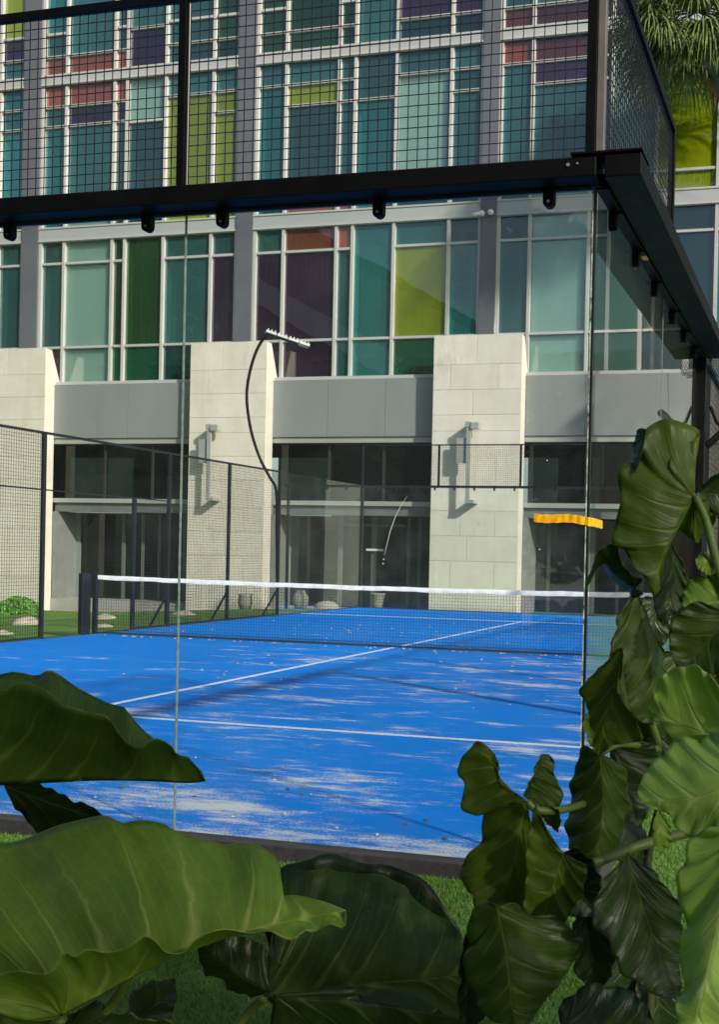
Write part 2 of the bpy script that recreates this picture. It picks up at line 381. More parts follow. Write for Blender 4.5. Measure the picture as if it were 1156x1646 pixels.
# near back wall -------------------------------------------------
W = empty('glass_wall', (-5, 0, 0), 'tall clear glass court wall facing the leaves in the foreground, topped by black beam and wire mesh', 'glass wall')
TH = .006
xsn = [-10, -8, -6, -4, -2.01, 0]
for i in range(5):
    bx('glass_panel', (xsn[i]+.005, -TH, .012), (xsn[i+1]-.005, TH, 3.02), CG, W)
for x in xsn[1:5]: bx('seam', (x-.0024, -TH-.0008, .012), (x+.0024, TH+.0008, 3.0), M['seal'], W)
mb = MB(); mb.prism([(-.125, 2.995), (-.03, 2.982), (.035, 2.985), (.035, 3.075), (-.105, 3.085), (-.125, 3.075)], 0, -10.1, .02)
mb.build('beam', M['black_steel'], W, bevel=.004)
bx('beam_lip', (-10, -.028, 2.968), (-.02, -.012, 2.99), plain('blue_black_steel', (.02, .035, .075), .35), W)
for px_, py_ in ((16, 375), (238, 360), (358, 350), (610, 332), (884, 312)):
    p = onY(px_, py_, -.02); clamp((p.x, -.022, 2.985), 'y', W)
for x in (-5.6, -4.4, -7.6, -8.4): clamp((x, -.022, 2.985), 'y', W)
for x in (-10, -8, -6, -4, -2.02):
    bx('post', (x-.02, -.05, 3.087), (x+.02, -.01, 4.0), M['black_steel'], W, bevel=.003)
    MB().tube([(x+.028, -.03, 3.1), (x+.028, -.03, 3.99)], .006, 6).build('hinge_rod', M['black_lit'], W)
bx('post', (-.045, -.055, 3.087), (.0, -.005, 4.04), M['black_steel'], W, bevel=.003)
bx('top_rail', (-10.02, -.048, 3.985), (-.047, -.012, 4.02), M['black_steel'], W)
bx('bottom_rail', (-9.97, -.045, 3.09), (-.047, -.015, 3.105), M['black_steel'], W)
for i in range(4): wire_panel('wire_mesh', (xsn[i]+.02 if i else -9.98, -.03), (xsn[i+1]-.02, -.03), 3.1, 3.985, W)
wire_panel('wire_mesh', (-1.985, -.03), (-.047, -.03), 3.1, 3.985, W)
MB().tube([(-.10, -.127, 3.045), (-.10, -.132, 3.045)], .008, 8).build('bolt', M['bolt'], W)
MB().tube([(-.06, -.127, 3.048), (-.06, -.132, 3.048)], .005, 8).build('bolt', M['bolt'], W)
# long scratch on the pane
sp = [onY(x, y, -.0095) for x, y in ((655, 797), (645, 812), (635, 832), (627, 855), (621, 880), (618, 893))]
MB().tube(sp, [.0004, .0012, .0016, .0014, .001, .0004], 5).build('scratch', plain('scratch_white', (.6, .6, .58), .4), W)
for x, y in ((617, 899), (616, 906), (880, 740), (868, 883), (775, 1060)):
    p = onY(x, y, -.0085); MB().tube([p, p+Vector((0, -.001, 0))], .003, 7).build('water_spot', M['whitepl'], W)

# right side wall ------------------------------------------------
S = empty('glass_wall', (0, 5, 0), 'glass side wall running back from the taped corner under a wide black beam', 'glass wall')
for a, b in ((.004, 1.996), (2.004, 3.98)): bx('glass_panel', (-TH, a, .015), (TH, b, 3.0), CG, S)
bx('seam', (-TH-.0015, 1.996, .015), (TH+.0015, 2.004, 3.0), M['seal'], S)
bx('corner_seal', (-.010, -.0085, .015), (-.0005, .010, 2.97), plain('black_silicone', (.008, .008, .009), .4), S)
bx('cut_edge', (-.0155, -.0095, .015), (-.0105, -.0062, 2.97), M['edge'], S)
bx('beam', (.055, -.125, 2.985), (.215, 4.1, 3.08), M['black_steel'], S, bevel=.005)
bx('inner_beam', (-.005, .0, 2.975), (.05, 4.08, 3.045), M['black_steel'], S, bevel=.003)
bx('corner_plate', (-.09, -.135, 3.086), (.218, .06, 3.094), M['black_steel'], S)
bx('post', (.001, -.052, 3.096), (.036, -.012, 4.04), M['black_lit'], S, bevel=.003)
bx('post', (.02, 1.96, 3.085), (.06, 2.0, 4.0), M['black_steel'], S, bevel=.003)
bx('top_rail', (.02, -.004, 3.975), (.06, 1.96, 4.015), M['black_steel'], S)
wire_panel('wire_mesh', (.04, .0), (.04, 1.96), 3.08, 3.975, S)
bx('end_post', (-.02, 4.0, -.06), (.06, 4.09, 2.97), M['black_steel'], S, bevel=.003)
for y in (.32, .95, 1.6, 2.35, 2.95, 3.55):
    clamp((.012, y, 2.975), 'x', S, bolt=False); 
    MB().tube([(.045, y, 2.973), (.045, y, 2.965)], .014, 8).build('bolt', M['black_steel'], S)
bx('tape_scrap', (.02, 1.05, 2.9735), (.052, 1.13, 2.9748), M['tape_y'], S)
bx('tape_scrap', (-.0075, 1.02, 2.90), (-.0065, 1.07, 2.965), M['tape_y'], S)

# the fence after the glass, right side
Fr = empty('mesh_fence', (0, 12, 0), 'black wire mesh fence beyond the end post of the right glass wall', 'fence')
for y in (6, 8, 12, 14): bx('post', (.0, y-.03, 0), (.05, y+.03, 3), M['fence_steel'], Fr)
bx('top_rail', (.0, 4.1, 2.97), (.05, 16, 3.01), M['fence_steel'], Fr)
wire_panel('wire_mesh', (.02, 4.1), (.02, 8.95), .03, 2.97, Fr)
wire_panel('wire_mesh', (.02, 11.0), (.02, 16), .03, 2.97, Fr)

# left side fence -------------------------------------------------
Fl = empty('mesh_fence', (-10, 9, 0), 'dark wire mesh fence along the left edge of the blue court with lawn behind it', 'fence')
X = -10.0
for y in (4, 6, 8.84, 11.97, 13.93, 15.9):
    bx('post', (X-.05, y-.03, -.06), (X, y+.03, 3.0), M['fence_steel'], Fl, bevel=.003)
bx('door_post', (X-.04, 10.95, -.06), (X+.0, 11.02, 2.16), M['fence_steel'], Fl)
bx('pillar', (X-.07, 9.70, -.06), (X+.01, 9.90, .95), plain('pillar_blue_black', (.005, .007, .011), .5), Fl, bevel=.01)
for y in (11.97, 13.93, 15.9):
    MB().tube([(X-.03, y, .55), (X-.36, y-.02, -.03)], .022, 6).build('brace', M['fence_steel'], Fl)
    bx('foot_plate', (X-.42, y-.05, -.07), (X-.30, y+.05, -.03), M['fence_steel'], Fl)
bx('top_rail', (X-.045, 4, 2.985), (X-.005, 15.93, 3.02), M['fence_steel'], Fl)
bx('mid_rail', (X-.04, 4, 2.165), (X-.01, 11.94, 2.185), M['fence_steel'], Fl)
bx('bottom_rail', (X-.04, 4, .015), (X-.01, 8.8, .04), M['fence_steel'], Fl)
bx('bottom_rail', (X-.04, 11.05, .015), (X-.01, 15.9, .04), M['fence_steel'], Fl)
wire_panel('wire_mesh', (X-.02, 4), (X-.02, 8.8), .04, 2.985, Fl, .002)
wire_panel('wire_mesh', (X-.02, 11.05), (X-.02, 11.94), .04, 2.15, Fl, .002)
wire_panel('wire_mesh', (X-.02, 12.0), (X-.02, 15.88), .04, 2.985, Fl, .002)
bx('glass_panel', (X-.02, 15.94, .02), (X-.01, 17.96, 3.0), CG, Fl)
bx('glass_panel', (X-.02, 17.98, .02), (X-.01, 20.0, 3.0), CG, Fl)

# far back wall ---------------------------------------------------
Bk = empty('glass_wall', (-5, 20, 0), 'far glass back wall of the court, low in front of the pale stone pylon', 'glass wall')
Y = 20.0
for i in range(5): bx('glass_panel', (-10+2*i+.01, Y, .02), (-8+2*i-.01, Y+.01, 2.98), CG, Bk)
bx('beam', (-12.1, Y+.015, 2.95), (0, Y+.07, 3.01), M['fence_steel'], Bk)
bx('top_rail', (-10, Y+.02, 3.97), (0, Y+.06, 4.0), M['fence_steel'], Bk)
for x in (-10, -8.02, -5.97, -4, -2, -.03): bx('post', (x-.025, Y+.02, 3.01), (x+.025, Y+.06, 3.97), M['fence_steel'], Bk)
for x in (-12.0, -10, -.02): bx('post', (x-.03, Y+.02, -.2), (x+.03, Y+.08, 2.95), M['fence_steel'], Bk)
for i in range(20): clamp((-9.6+.5*i, Y+.005, 2.955), 'y', Bk, .07, .04, False, 'fence_steel')
wire_panel('wire_mesh', (-9.97, Y+.04), (-8.05, Y+.04), 3.01, 3.97, Bk, .002)
wire_panel('wire_mesh', (-8.0, Y+.04), (-5.99, Y+.04), 3.01, 3.97, Bk, .002)
wire_panel('wire_mesh', (-5.94, Y+.04), (-.05, Y+.04), 3.01, 3.97, Bk, .002)

# ------------------------------------------------------------------ net
Nt = empty('court_net', (-5, 10, 0), 'dark court net with white top tape stretched across the blue court', 'net')
def sag(x): return .88+.04*abs((x+5)/5)**2
mb = MB(); r = .0018
for i in range(223):
    x = -9.97+i*(9.94/222); mb.box((x-r, 10-r, .015), (x+r, 10+r, sag(x)-.03))
for j in range(19):
    z0 = .02+j*.045
    for i in range(10):
        xa = -9.97+i*.994; xb = xa+.994; n = len(mb.v); za = z0*sag(xa)/.88; zb = z0*sag(xb)/.88
        for xx, zz in ((xa, za), (xb, zb)):
            mb.v += [(xx, 10-r, zz-r), (xx, 10+r, zz-r), (xx, 10+r, zz+r), (xx, 10-r, zz+r)]
        for k in range(4): mb.f.append((n+k, n+(k+1) % 4, n+4+(k+1) % 4, n+4+k))
mb.build('net_mesh', M['net'], Nt)
mb = MB(); K = 60
for i in range(K+1):
    x = -9.94+9.9*i/K; z = sag(x)+random.uniform(-.004, .004); w = .004+random.uniform(0, .004)
    mb.v += [(x, 10-.010-w, z-.062+random.uniform(-.005, .005)), (x, 10-.012, z-.004), (x, 10, z+.003), (x, 10.012, z-.006), (x, 10.012, z-.06)]
for i in range(K):
    for k in range(4): mb.f.append((i*5+k, i*5+k+1, i*5+6+k, i*5+5+k))
mb.build('top_tape', M['tape_w'], Nt, smooth=True)
mb = MB()
mb.tube([(-9.97, 10, .03), (-5, 10, .022), (-.02, 10, .03)], .014, 6).build('bottom_cord', M['net'], Nt)
for x in (-9.99, -.01): bx('net_post', (x-.03, 9.97, 0), (x+.03, 10.03, .95), M['fence_steel'], Nt)

# petals and crumbs littering the court
rg = random.Random(21)
def chip(s, mat, name):
    mb = MB(); k = 7
    mb.v = [(s*(.7+.5*rg.random())*cos(2*pi*i/k), s*.7*(.6+.6*rg.random())*sin(2*pi*i/k), s*.1*rg.random()) for i in range(k)]+[(0, 0, s*.38)]
    mb.v += [(v[0]*.8, v[1]*.8, 0) for v in mb.v[:k]]
    mb.f = [(i, (i+1) % k, k) for i in range(k)]+[(k+1+i, k+1+(i+1) % k, (i+1) % k, i) for i in range(k)]
    o = mb.build(name, M[mat], smooth=False); return o
protos = [chip(.03, 'petal', 'fallen_petal') for _ in range(4)]
first = [True]*4
for i in range(170):
    k = i % 4
    if i < 70: x = rg.uniform(-9.8, -.3); y = 9.93-abs(rg.gauss(0, .09))
    elif i < 125: x = rg.uniform(-9.5, -3.5); y = 10.2+5.5*rg.random()**1.4
    else: x = rg.uniform(-6.5, -.3); y = rg.uniform(4.5, 9.6)
    o = protos[k] if first[k] else protos[k].copy()
    if not first[k]: col.objects.link(o)
    first[k] = False
    o.location = (x, y, .001); o.rotation_euler = (0, 0, rg.uniform(0, 6)); s = rg.uniform(.5, 1.15); o.scale = (s, s, s)
    tag(o, 'tiny pinkish petal lying on the blue court', 'petal', 'petals littering the blue court')
spots = [(239,1297,'pebble',.9,'pale'),(152,1282,'pebble',.9,''),(107,1283,'pebble',.7,''),(196,1265,'leafdry',1,''),(314,1218,'pebble',.8,''),(486,1276,'leafdry',1,''),
 (463,1268,'leafdry',.8,''),(457,1309,'pebble',1.1,''),(441,1254,'pebble',.8,''),(606,1342,'pebble',1.0,''),(686,1318,'leafdry',1,''),(654,1324,'leafdry',.8,''),
 (716,1348,'leafdry',1,''),(541,1331,'pebble',.8,''),(374,1313,'pebble',.7,''),(312,1280,'leafdry',.7,''),(500,1277,'pebble',.6,''),(133,1268,'leafdry',.6,''),(390,1243,'leafdry',.6,'')]
seen = {}
for x, y, k, s, _ in spots:
    p = onZ(x, y, .004); o = chip(.016*s if k == 'pebble' else .021*s, k, 'pebble' if k == 'pebble' else 'dry_leaf'); o.location = p
    o.rotation_euler = (0, 0, rg.uniform(0, 6)); 
    if k == 'pebble': o.scale = (1, 1, 1.8)
    if k == 'pebble': tag(o, 'small pale pebble on the blue court near the front glass', 'pebble', 'pebbles on the near court')
    else: tag(o, 'small brown dry leaf on the blue court near the front glass', 'dry leaf', 'dry leaves on the near court')

# yellow tape round the corner ------------------------------------
mb = MB(); pts = []
pa = onY(859, 832, -.010); K = 14
for i in range(K+1):
    x = pa.x + (.0-pa.x)*i/K; zc = pa.z-.004*sin(i*.5)-.012*(i/K)**2; pts.append(Vector((x, -.0115-.002*abs(sin(i*1.7)), zc)))
z_end = pts[-1].z
for i in range(1, 8): pts.append(Vector((.010+.002*abs(sin(i*2.1)), .004+i*.033, z_end-.004*i/7)))
for i, p in enumerate(pts):
    h = .0185+.0012*sin(i*2.3); q = Vector((0, .001*sin(i*3), 0))
    mb.v += [tuple(p+Vector((0, 0, -h))), tuple(p+q), tuple(p+Vector((0, 0, h)))]
for i in range(len(pts)-1):
    for k in range(2): mb.f.append((i*3+k, i*3+k+1, i*3+4+k, i*3+3+k))
o = mb.build('tape_strip', M['tape_y'])
sm_ = o.modifiers.new('thick', 'SOLIDIFY'); sm_.thickness = .0012
tag(o, 'strip of orange yellow tape wrapped round the glass corner', 'tape')

# ------------------------------------------------------------------ building
B = empty('office_building', (-12, 25, 0), 'building with a grid of multicoloured glass panes above pale stone pylons', 'building')
GY = 24.90
def pane(n, t, b_, bc, tv): return glassmat(n, t, b_, bc, .05, 1.5, .5, tv, 1.0, 3.2)
G = {
 'T': pane('glass_teal', (.52, .77, .75), .12, (.11, .38, .37), .40),
 'C': pane('glass_cyan', (.45, .84, .84), .12, (.08, .46, .46), .3),
 'K': pane('glass_dark_teal', (.28, .56, .54), .10, (.02, .15, .14), .3),
 'R': pane('glass_red', (.88, .46, .30), .26, (.52, .17, .08), .35),
 'P': pane('glass_purple', (.44, .28, .46), .12, (.14, .05, .15), .4),
 'Y': pane('glass_lime', (.82, .90, .14), .30, (.50, .60, .012), .2),
 'G': pane('glass_green', (.34, .62, .30), .12, (.05, .20, .05), .35),
 'E': pane('glass_deep_green', (.14, .60, .32), .16, (.01, .22, .09), .3),
 'M': pane('glass_mint', (.80, .91, .88), .05, (.36, .55, .5), .06),
 'N': pane('glass_brown', (.60, .30, .22), .18, (.24, .08, .05), .2),
}
# z of the lines: floor A sill, transoms, head; floor B; floor C
SILL, A2, A1, AT = 6.47, 7.62, 10.28, 10.97
B0, BB, B2, B1, BT = 11.42, 11.95, 14.62, 15.25, 15.92
C0, C1, C2, C3, CT = 16.25, 16.84, 17.56, 18.3, 20.9
D0, DT = 21.2, 24.0
bays = {0: [-31.1, -30.2, -28.45, -27.95, -26.65, -25.0, -24.08],
 1: [-23.38, -22.52, -20.77, -20.32, -18.95, -17.30, -16.44],
 2: [-15.80, -14.86, -13.14, -12.62, -11.32, -9.63, -8.69],
 3: [-8.13, -7.21, -5.51, -4.94, -3.66, -1.98, -1.00],
 4: [-.42, .50, 2.2, 2.75, 4.05, 5.7, 6.7]}
# each column of a bay: list of (z0, z1, colour) ; blinds flagged with lower case m
AA = lambda lo, md, hi: [(SILL, A2, lo), (A2, A1, md), (A1, AT, hi)]
F_ = {}
F_[1] = [
 [AA('N','T','T'), [(B0,B2,'C'),(B2,B1,'T'),(B1,BT,'R')], [(C0,C1,'R'),(C1,C2,'T'),(C2,CT,'C')]],
 [AA('M','M','M'), [(B0,BB,'M'),(BB,B2,'T'),(B2,B1,'P'),(B1,BT,'R')], [(C0,C1,'R'),(C1,CT,'T')]],
 [AA('E','G','G'), [(B0,BB,'T'),(BB,B2,'T'),(B2,B1,'P'),(B1,BT,'R')], [(C0,C1,'R'),(C1,C2,'T'),(C2,CT,'T')]],
 [[(SILL,A2,'E'),(A2,AT,'G')], [(B0,B2-.05,'T'),(B2-.05,BT,'M')], [(C0,C2-.1,'P'),(C2-.1,CT,'T')]],
 [AA('K','T','T'), [(B0,BB,'Y'),(BB,B1,'Y'),(B1,BT,'T')], [(C0,C1,'T'),(C1,C2,'T'),(C2,CT,'T')]],
 [AA('P','P','T'), [(B0,B2,'Y'),(B2,B1,'Y'),(B1,BT,'T')], [(C0,C1,'G'),(C1,C2,'G'),(C2,CT,'G')]],
]
F_[2] = [
 [AA('P','P','T'), [(B0,B1,'C'),(B1,BT,'T')], [(C0,C1,'G'),(C1,C2,'G'),(C2,CT,'G')]],
 [AA('P','P','R'), [(B0,BB,'R'),(BB,B2,'T'),(B2,B1,'Y'),(B1,BT,'T')], [(C0,C1,'G'),(C1,CT,'G')]],
 [AA('T','T','R'), [(B0,BB,'R'),(BB,B2,'T'),(B2,B1,'T'),(B1,BT,'T')], [(C0,C1,'G'),(C1,C2,'G'),(C2,CT,'T')]],
 [[(SILL,A2,'C'),(A2,AT,'C')], [(B0,BB,'C'),(BB,B2,'C'),(B2,BT,'T')], [(C0,C3,'T'),(C3,CT,'G')]],
 [AA('E','Y','C'), [(B0,BB,'K'),(BB,B1,'M'),(B1,BT,'T')], [(C0,C1,'K'),(C1,C3,'P'),(C3,CT,'R')]],
 [AA('E','C','K'), [(B0,BB,'K'),(BB,B2,'T'),(B2,B1,'T'),(B1,BT,'T')], [(C0,C1,'K'),(C1,C3,'P'),(C3,CT,'K')]],
]
F_[3] = [
 [AA('N','T','K'), [(B0,BB,'K'),(BB,B1,'T'),(B1,BT,'R')], [(C0,C1,'N'),(C1,CT,'T')]],
 [AA('M','M','M'), [(B0,BB,'M'),(BB,B2,'T'),(B2,B1,'P'),(B1,BT,'N')], [(C0,C1,'N'),(C1,CT,'T')]],
 [AA('E','E','E'), [(B0,BB,'K'),(BB,B2,'T'),(B2,B1,'P'),(B1,BT,'N')], [(C0,C1,'N'),(C1,CT,'T')]],
 [[(SILL,A2,'E'),(A2,AT,'G')], [(B0,BB,'T'),(BB,BT,'M')], [(C0,C2,'P'),(C2,CT,'P')]],
 [AA('K','K','K'), [(B0,BB,'Y'),(BB,BT,'Y')], [(C0,C2,'T'),(C2,CT,'E')]],
 [AA('T','C','T'), [(B0,BB,'M'),(BB,BT,'C')], [(C0,C1,'G'),(C1,CT,'T')]],
]
F_[0] = [[AA('T','T','T'), [(B0,B2,'C'),(B2,B1,'C'),(B1,BT,'C')], [(C0,C1,'T'),(C1,C2,'P'),(C2,CT,'Y')]]]*6
F_[4] = [[AA('E','E','E'), [(B0,B2,'C'),(B2,BT,'T')], [(C0,C1,'G'),(C1,CT,'T')]], [AA('E','G','E'), [(B0,BT,'M')], [(C0,CT,'T')]],
 [AA('E','E','T'), [(B0,BT,'T')], [(C0,CT,'T')]], [AA('G','Y','E'), [(B0,BT,'C')], [(C0,CT,'T')]], [AA('E','E','G'), [(B0,BT,'Y')], [(C0,CT,'T')]], [AA('E','C','E'), [(B0,BT,'T')], [(C0,CT,'T')]]]
mw = .043
for bi, xs_ in bays.items():
    for z0, z1 in ((SILL, AT), (B0, BT), (C0, CT)):
        for x in xs_: bx('mullion', (x-mw, GY-.10, z0), (x+mw, GY+.34, z1), M['white_alu'], B)
    for k in range(6):
        xa, xb = xs_[k]+mw, xs_[k+1]-mw
        for fl in F_[bi][k]:
            for j, (za, zb, c) in enumerate(fl):
                last = (j == len(fl)-1)
                ztop = zb if last else zb-.035
                zbot = za if j == 0 else za+.035
                bx('window_pane', (xa-.004, GY, zbot-.004), (xb+.004, GY+.012, ztop+.004), G[c], B)
                if not last: bx('transom', (xa, GY-.075, zb-.035), (xb, GY+.15, zb+.035), M['white_alu'], B)
                if c == 'M': bx('blind', (xa+.02, GY+.075, zbot+.02), (xb-.02, GY+.085, ztop-.02), M['blind'], B)
for x0, x1 in ((-24.08+mw, -23.38-mw), (-16.44+mw, -15.80-mw), (-8.69+mw, -8.13-mw), (-1.0+mw, -.42-mw)):
    bx('column_cladding', (x0, GY-.17, SILL-.02), (x1, GY+.25, 24), M['grey_alu'], B)
for bi, xs_ in bays.items():
    xa, xb = xs_[0]-mw, xs_[-1]+mw
    for za, zb in ((AT, B0), (BT, C0), (CT, D0)):
        bx('spandrel', (xa, GY-.12, za+.06), (xb, GY+.2, zb-.055), M['spandrel'], B)
        bx('spandrel_trim', (xa, GY-.145, za), (xb, GY+.2, za+.055), M['white_alu'], B)
        bx('spandrel_trim', (xa, GY-.145, zb-.05), (xb, GY+.2, zb), M['white_alu'], B)
        bx('floor_slab', (xa, GY+.201, za+.02), (xb, GY+4.5, zb-.02), M['in_floor'], B)
    bx('sill', (xa, GY-.42, SILL-.10), (xb, GY+.2, SILL), M['white_alu'], B)
    bx('window_pane', (xa, GY, D0), (xb, GY+.02, DT), G['T'], B)
bx('interior_wall', (-36, GY+2.2, 4.5), (10, GY+2.3, 11.2), plain('interior_wall_dim', (.16, .17, .17), .8, 0, .3, .5), B)  # shade of the darker lower floor is put into this wall colour
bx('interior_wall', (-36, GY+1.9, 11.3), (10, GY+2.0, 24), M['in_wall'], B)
bx('roof', (-36, GY-.2, 24.0), (10, GY+9, 24.4), M['spandrel'], B)
bx('end_wall', (-36.2, GY-.2, -1), (-36.0, GY+9, 24), M['spandrel'], B)
bx('end_wall', (10.0, GY-.2, -1), (10.2, GY+9, 24), M['spandrel'], B)
# things inside that show through the panes: curtains (also imitating reflections), partitions, dropped ceilings
rg = random.Random(5)
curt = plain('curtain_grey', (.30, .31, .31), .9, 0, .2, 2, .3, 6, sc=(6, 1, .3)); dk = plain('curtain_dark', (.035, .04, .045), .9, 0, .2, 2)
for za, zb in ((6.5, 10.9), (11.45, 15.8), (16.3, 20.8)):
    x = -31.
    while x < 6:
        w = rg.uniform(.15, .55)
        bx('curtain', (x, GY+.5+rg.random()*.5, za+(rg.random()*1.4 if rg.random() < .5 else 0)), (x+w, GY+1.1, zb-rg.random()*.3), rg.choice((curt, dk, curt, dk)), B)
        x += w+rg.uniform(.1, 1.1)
for i, x in enumerate((-13.6, -11.2)):      # sloping bars below imitate a stair edge reflected in the panes
    pass
MB().prism([(-14.4, 13.9), (-12.4, 12.4), (-12.4, 12.25), (-14.4, 13.75)], 1, GY+.9, GY+1.0).build('mirrored_stair_dark', dk, B)
MB().prism([(-14.4, 13.5), (-12.2, 11.9), (-12.2, 11.6), (-14.4, 13.2)], 1, GY+.9, GY+1.0).build('mirrored_stair_pale', curt, B)
# big lit green partitions behind the lime panes
bx('partition', (-18.9, GY+1.6, 11.5), (-17.9, GY+1.7, 14.3), M['in_wall'], B)

# grey concrete-like band, in panels with fine joints
cuts = [-36, -31.1, -27.1, -23.4, -19.8, -17.4, -14.95, -13.1, -11.3, -9.7, -7.1, -5.4, -3.45, -1.96, .6, 3.2, 6, 10]
for a, b in zip(cuts[:-1], cuts[1:]):
    bx('band_panel', (a+.005, 24.42, 4.70), (b-.005, GY-.1, 6.37), M['band'], B)
bx('soffit_trim', (-36, 24.47, 4.53), (10, GY, 4.69), M['band_edge'], B)
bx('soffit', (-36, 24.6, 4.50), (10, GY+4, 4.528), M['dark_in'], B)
# stone pylons
pyl = [(-25.1, -22.45), (-17.38, -14.87), (-9.69, -7.12), (-1.95, .62), (5.8, 8.4)]
rg = random.Random(9)
for x0, x1 in pyl:
    prof = [(24.03, -1.0), (24.03, 7.44), (24.30, 7.44), (24.72, 6.38), (24.43, 6.36), (24.43, -1.0)]
    core = MB().prism(prof, 0, x0+.02, x1-.02).build('pylon', M['stone'], B)
    zt = 7.46; r_ = 0
    while zt > -.6:
        h = (.70 if r_ % 3 else .82) if r_ != 3 else .45
        zb = max(-.9, zt-h)
        if r_ % 2 == 0: sp = [x0, x0+(x1-x0)*(.42+.1*rg.random()), x1]
        else: sp = [x0, x0+(x1-x0)*(.15+.2*rg.random()), x0+(x1-x0)*.74, x1]
        if rg.random() < .2: sp = [x0, x1]
        for a, b in zip(sp[:-1], sp[1:]):
            MB().box((a+.004, 23.995+rg.uniform(0, .006), zb+.004), (b-.004, 24.028, zt-.004)).build('stone_panel', M['stone'], core, recalc=False)
        zt = zb; r_ += 1
    bx('side_slab', (x1-.019, 24.0, -1), (x1+.0, 24.43, 6.36), M['stone'], core)
# ground floor recess: transom beam, glazing, doors, curtains
RY = 25.5
SG = glassmat('shopfront_glass', (.22, .28, .26), .05, (.02, .03, .03), .02, 1.5, .6, .3, 1.0, .9)
for a, b in ((-36, -25.1), (-22.45, -17.38), (-14.87, -9.69), (-7.12, -1.95), (.62, 5.8)):
    bx('recess_beam', (a-.10 if a > -30 else a, 24.46, 2.70), (b+.0, 24.9, 2.83), M['band_edge'], B)
    bx('recess_fascia', (a, 24.55, 2.42), (b, 24.85, 2.695), plain('fascia_grey', (.14, .16, .155), .5), B)
    bx('clerestory_pane', (a+.05, 24.72, 2.835), (b-.05, 24.735, 4.52), SG, B)
    n = 3
    for i in range(1, n): x = a+(b-a)*i/n; bx('clerestory_mullion', (x-.03, 24.66, 2.835), (x+.03, 24.78, 4.52), M['dark_in'], B)
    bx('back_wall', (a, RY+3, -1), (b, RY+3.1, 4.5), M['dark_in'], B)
    bx('jamb', (a, 24.45, -1), (a+.12, RY, 2.42), plain('jamb_grey', (.20, .21, .20), .5), B)
    bx('recess_floor', (a, 24.4, -1), (b, RY+3, -.32), M['in_floor'], B)
fr = plain('door_frame', (.11, .125, .115), .45); cur = plain('pale_curtain', (.20, .23, .21), .9, 0, .15, 1, .4, 5, sc=(6, 1, .2))
for x, w, mt_ in ((-13.10, .13, fr), (-12.0, .16, fr), (-10.9, .10, fr), (-10.55, .10, fr), (-22.3, .2, cur), (-20.6, .1, fr), (-19.9, .08, fr), (-19.3, .08, fr), (-18.4, .1, fr),
                (-6.6, .1, fr), (-5.4, .3, cur), (-4.6, .08, fr), (-3.9, .12, fr), (-2.9, .1, fr)):
    bx('door_frame' if mt_ is fr else 'curtain', (x-w/2, RY-.06, -.32), (x+w/2, RY+.06, 2.42), mt_, B)
for a, b in ((-22.3, -17.4), (-14.75, -9.72), (-7.0, -1.97), (.7, 5.8)):
    bx('shopfront_pane', (a, RY-.0, -.3), (b, RY+.012, 2.42), SG, B)
for a, b in ((-14.6, -13.9), (-13.75, -13.2), (-19.2, -18.5), (-22.2, -21.2), (-11.2, -10.95), (-6.3, -5.7), (-4.5, -4.05)):
    bx('curtain', (a, RY+.3, -.3), (b, RY+.36, 2.4), cur, B)
# push bar and lintel of the door
bx('door_handle', (-12.20, RY-.16, 1.40), (-11.66, RY-.12, 1.46), M['whitepl'], B)
bx('door_lintel', (-13.0, RY-.05, 2.12), (-11.0, RY+.05, 2.2), fr, B)

# lanterns fixed to the pylons (panel on a bracketed rod)
def lantern(x, lab):
    L_ = empty('wall_lamp', (x, 24, 4.8), lab, 'wall lamp')
    y0 = 23.62
    bx('top_bracket', (x-.14, y0-.02, 4.86), (x+.02, 23.99, 5.00), M['lampgrey'], L_)
    bx('lamp_head', (x+.03, y0-.05, 4.80), (x+.27, y0+.18, 4.98), M['lampgrey'], L_, bevel=.01)
    bx('rod', (x-.10, y0, 2.86), (x+.02, y0+.06, 4.86), M['lampgrey'], L_)
    bx('side_panel', (x-.40, y0+.06, 3.86), (x-.02, y0+.11, 4.56), M['lampgrey'], L_)
    bx('bottom_bracket', (x-.10, y0-.02, 2.76), (x+.16, 23.99, 2.86), M['lampgrey'], L_, bevel=.01)
lantern(-16.45, 'grey bracket lamp on the pale pylon crossed by the curved black pole')
lantern(-8.45, 'grey bracket lamp on the pale pylon below the white cameras')
# two small white cameras on the grey column
for i, (px_, py_, lab) in enumerate(((775, 343, 'white security camera pointing left on the grey column'), (789, 341, 'round white security camera beside the conduit on the grey column'))):
    p = onY(px_, py_, GY-.30); c = empty('security_camera', p, lab, 'camera')
    MB().lathe([(.0, -.08), (.05, -.07), (.085, -.02), (.085, .03), (.05, .07), (0, .075)], p, 12).build('housing', M['whitepl'], c, smooth=True)
    bx('mount', (p.x-.04, p.y, p.z-.03), (p.x+.04, GY-.17, p.z+.03), M['whitepl'], c)
    if i == 0: MB().tube([p+Vector((-.03, -.03, 0)), p+Vector((-.22, -.14, -.07))], .05, 10).build('barrel', M['whitepl'], c, smooth=True)
MB().tube([onY(793, 345, GY-.13), onY(794, 420, GY-.13), onY(795, 535, GY-.13)], .012, 6).build('conduit', M['whitepl'], B)

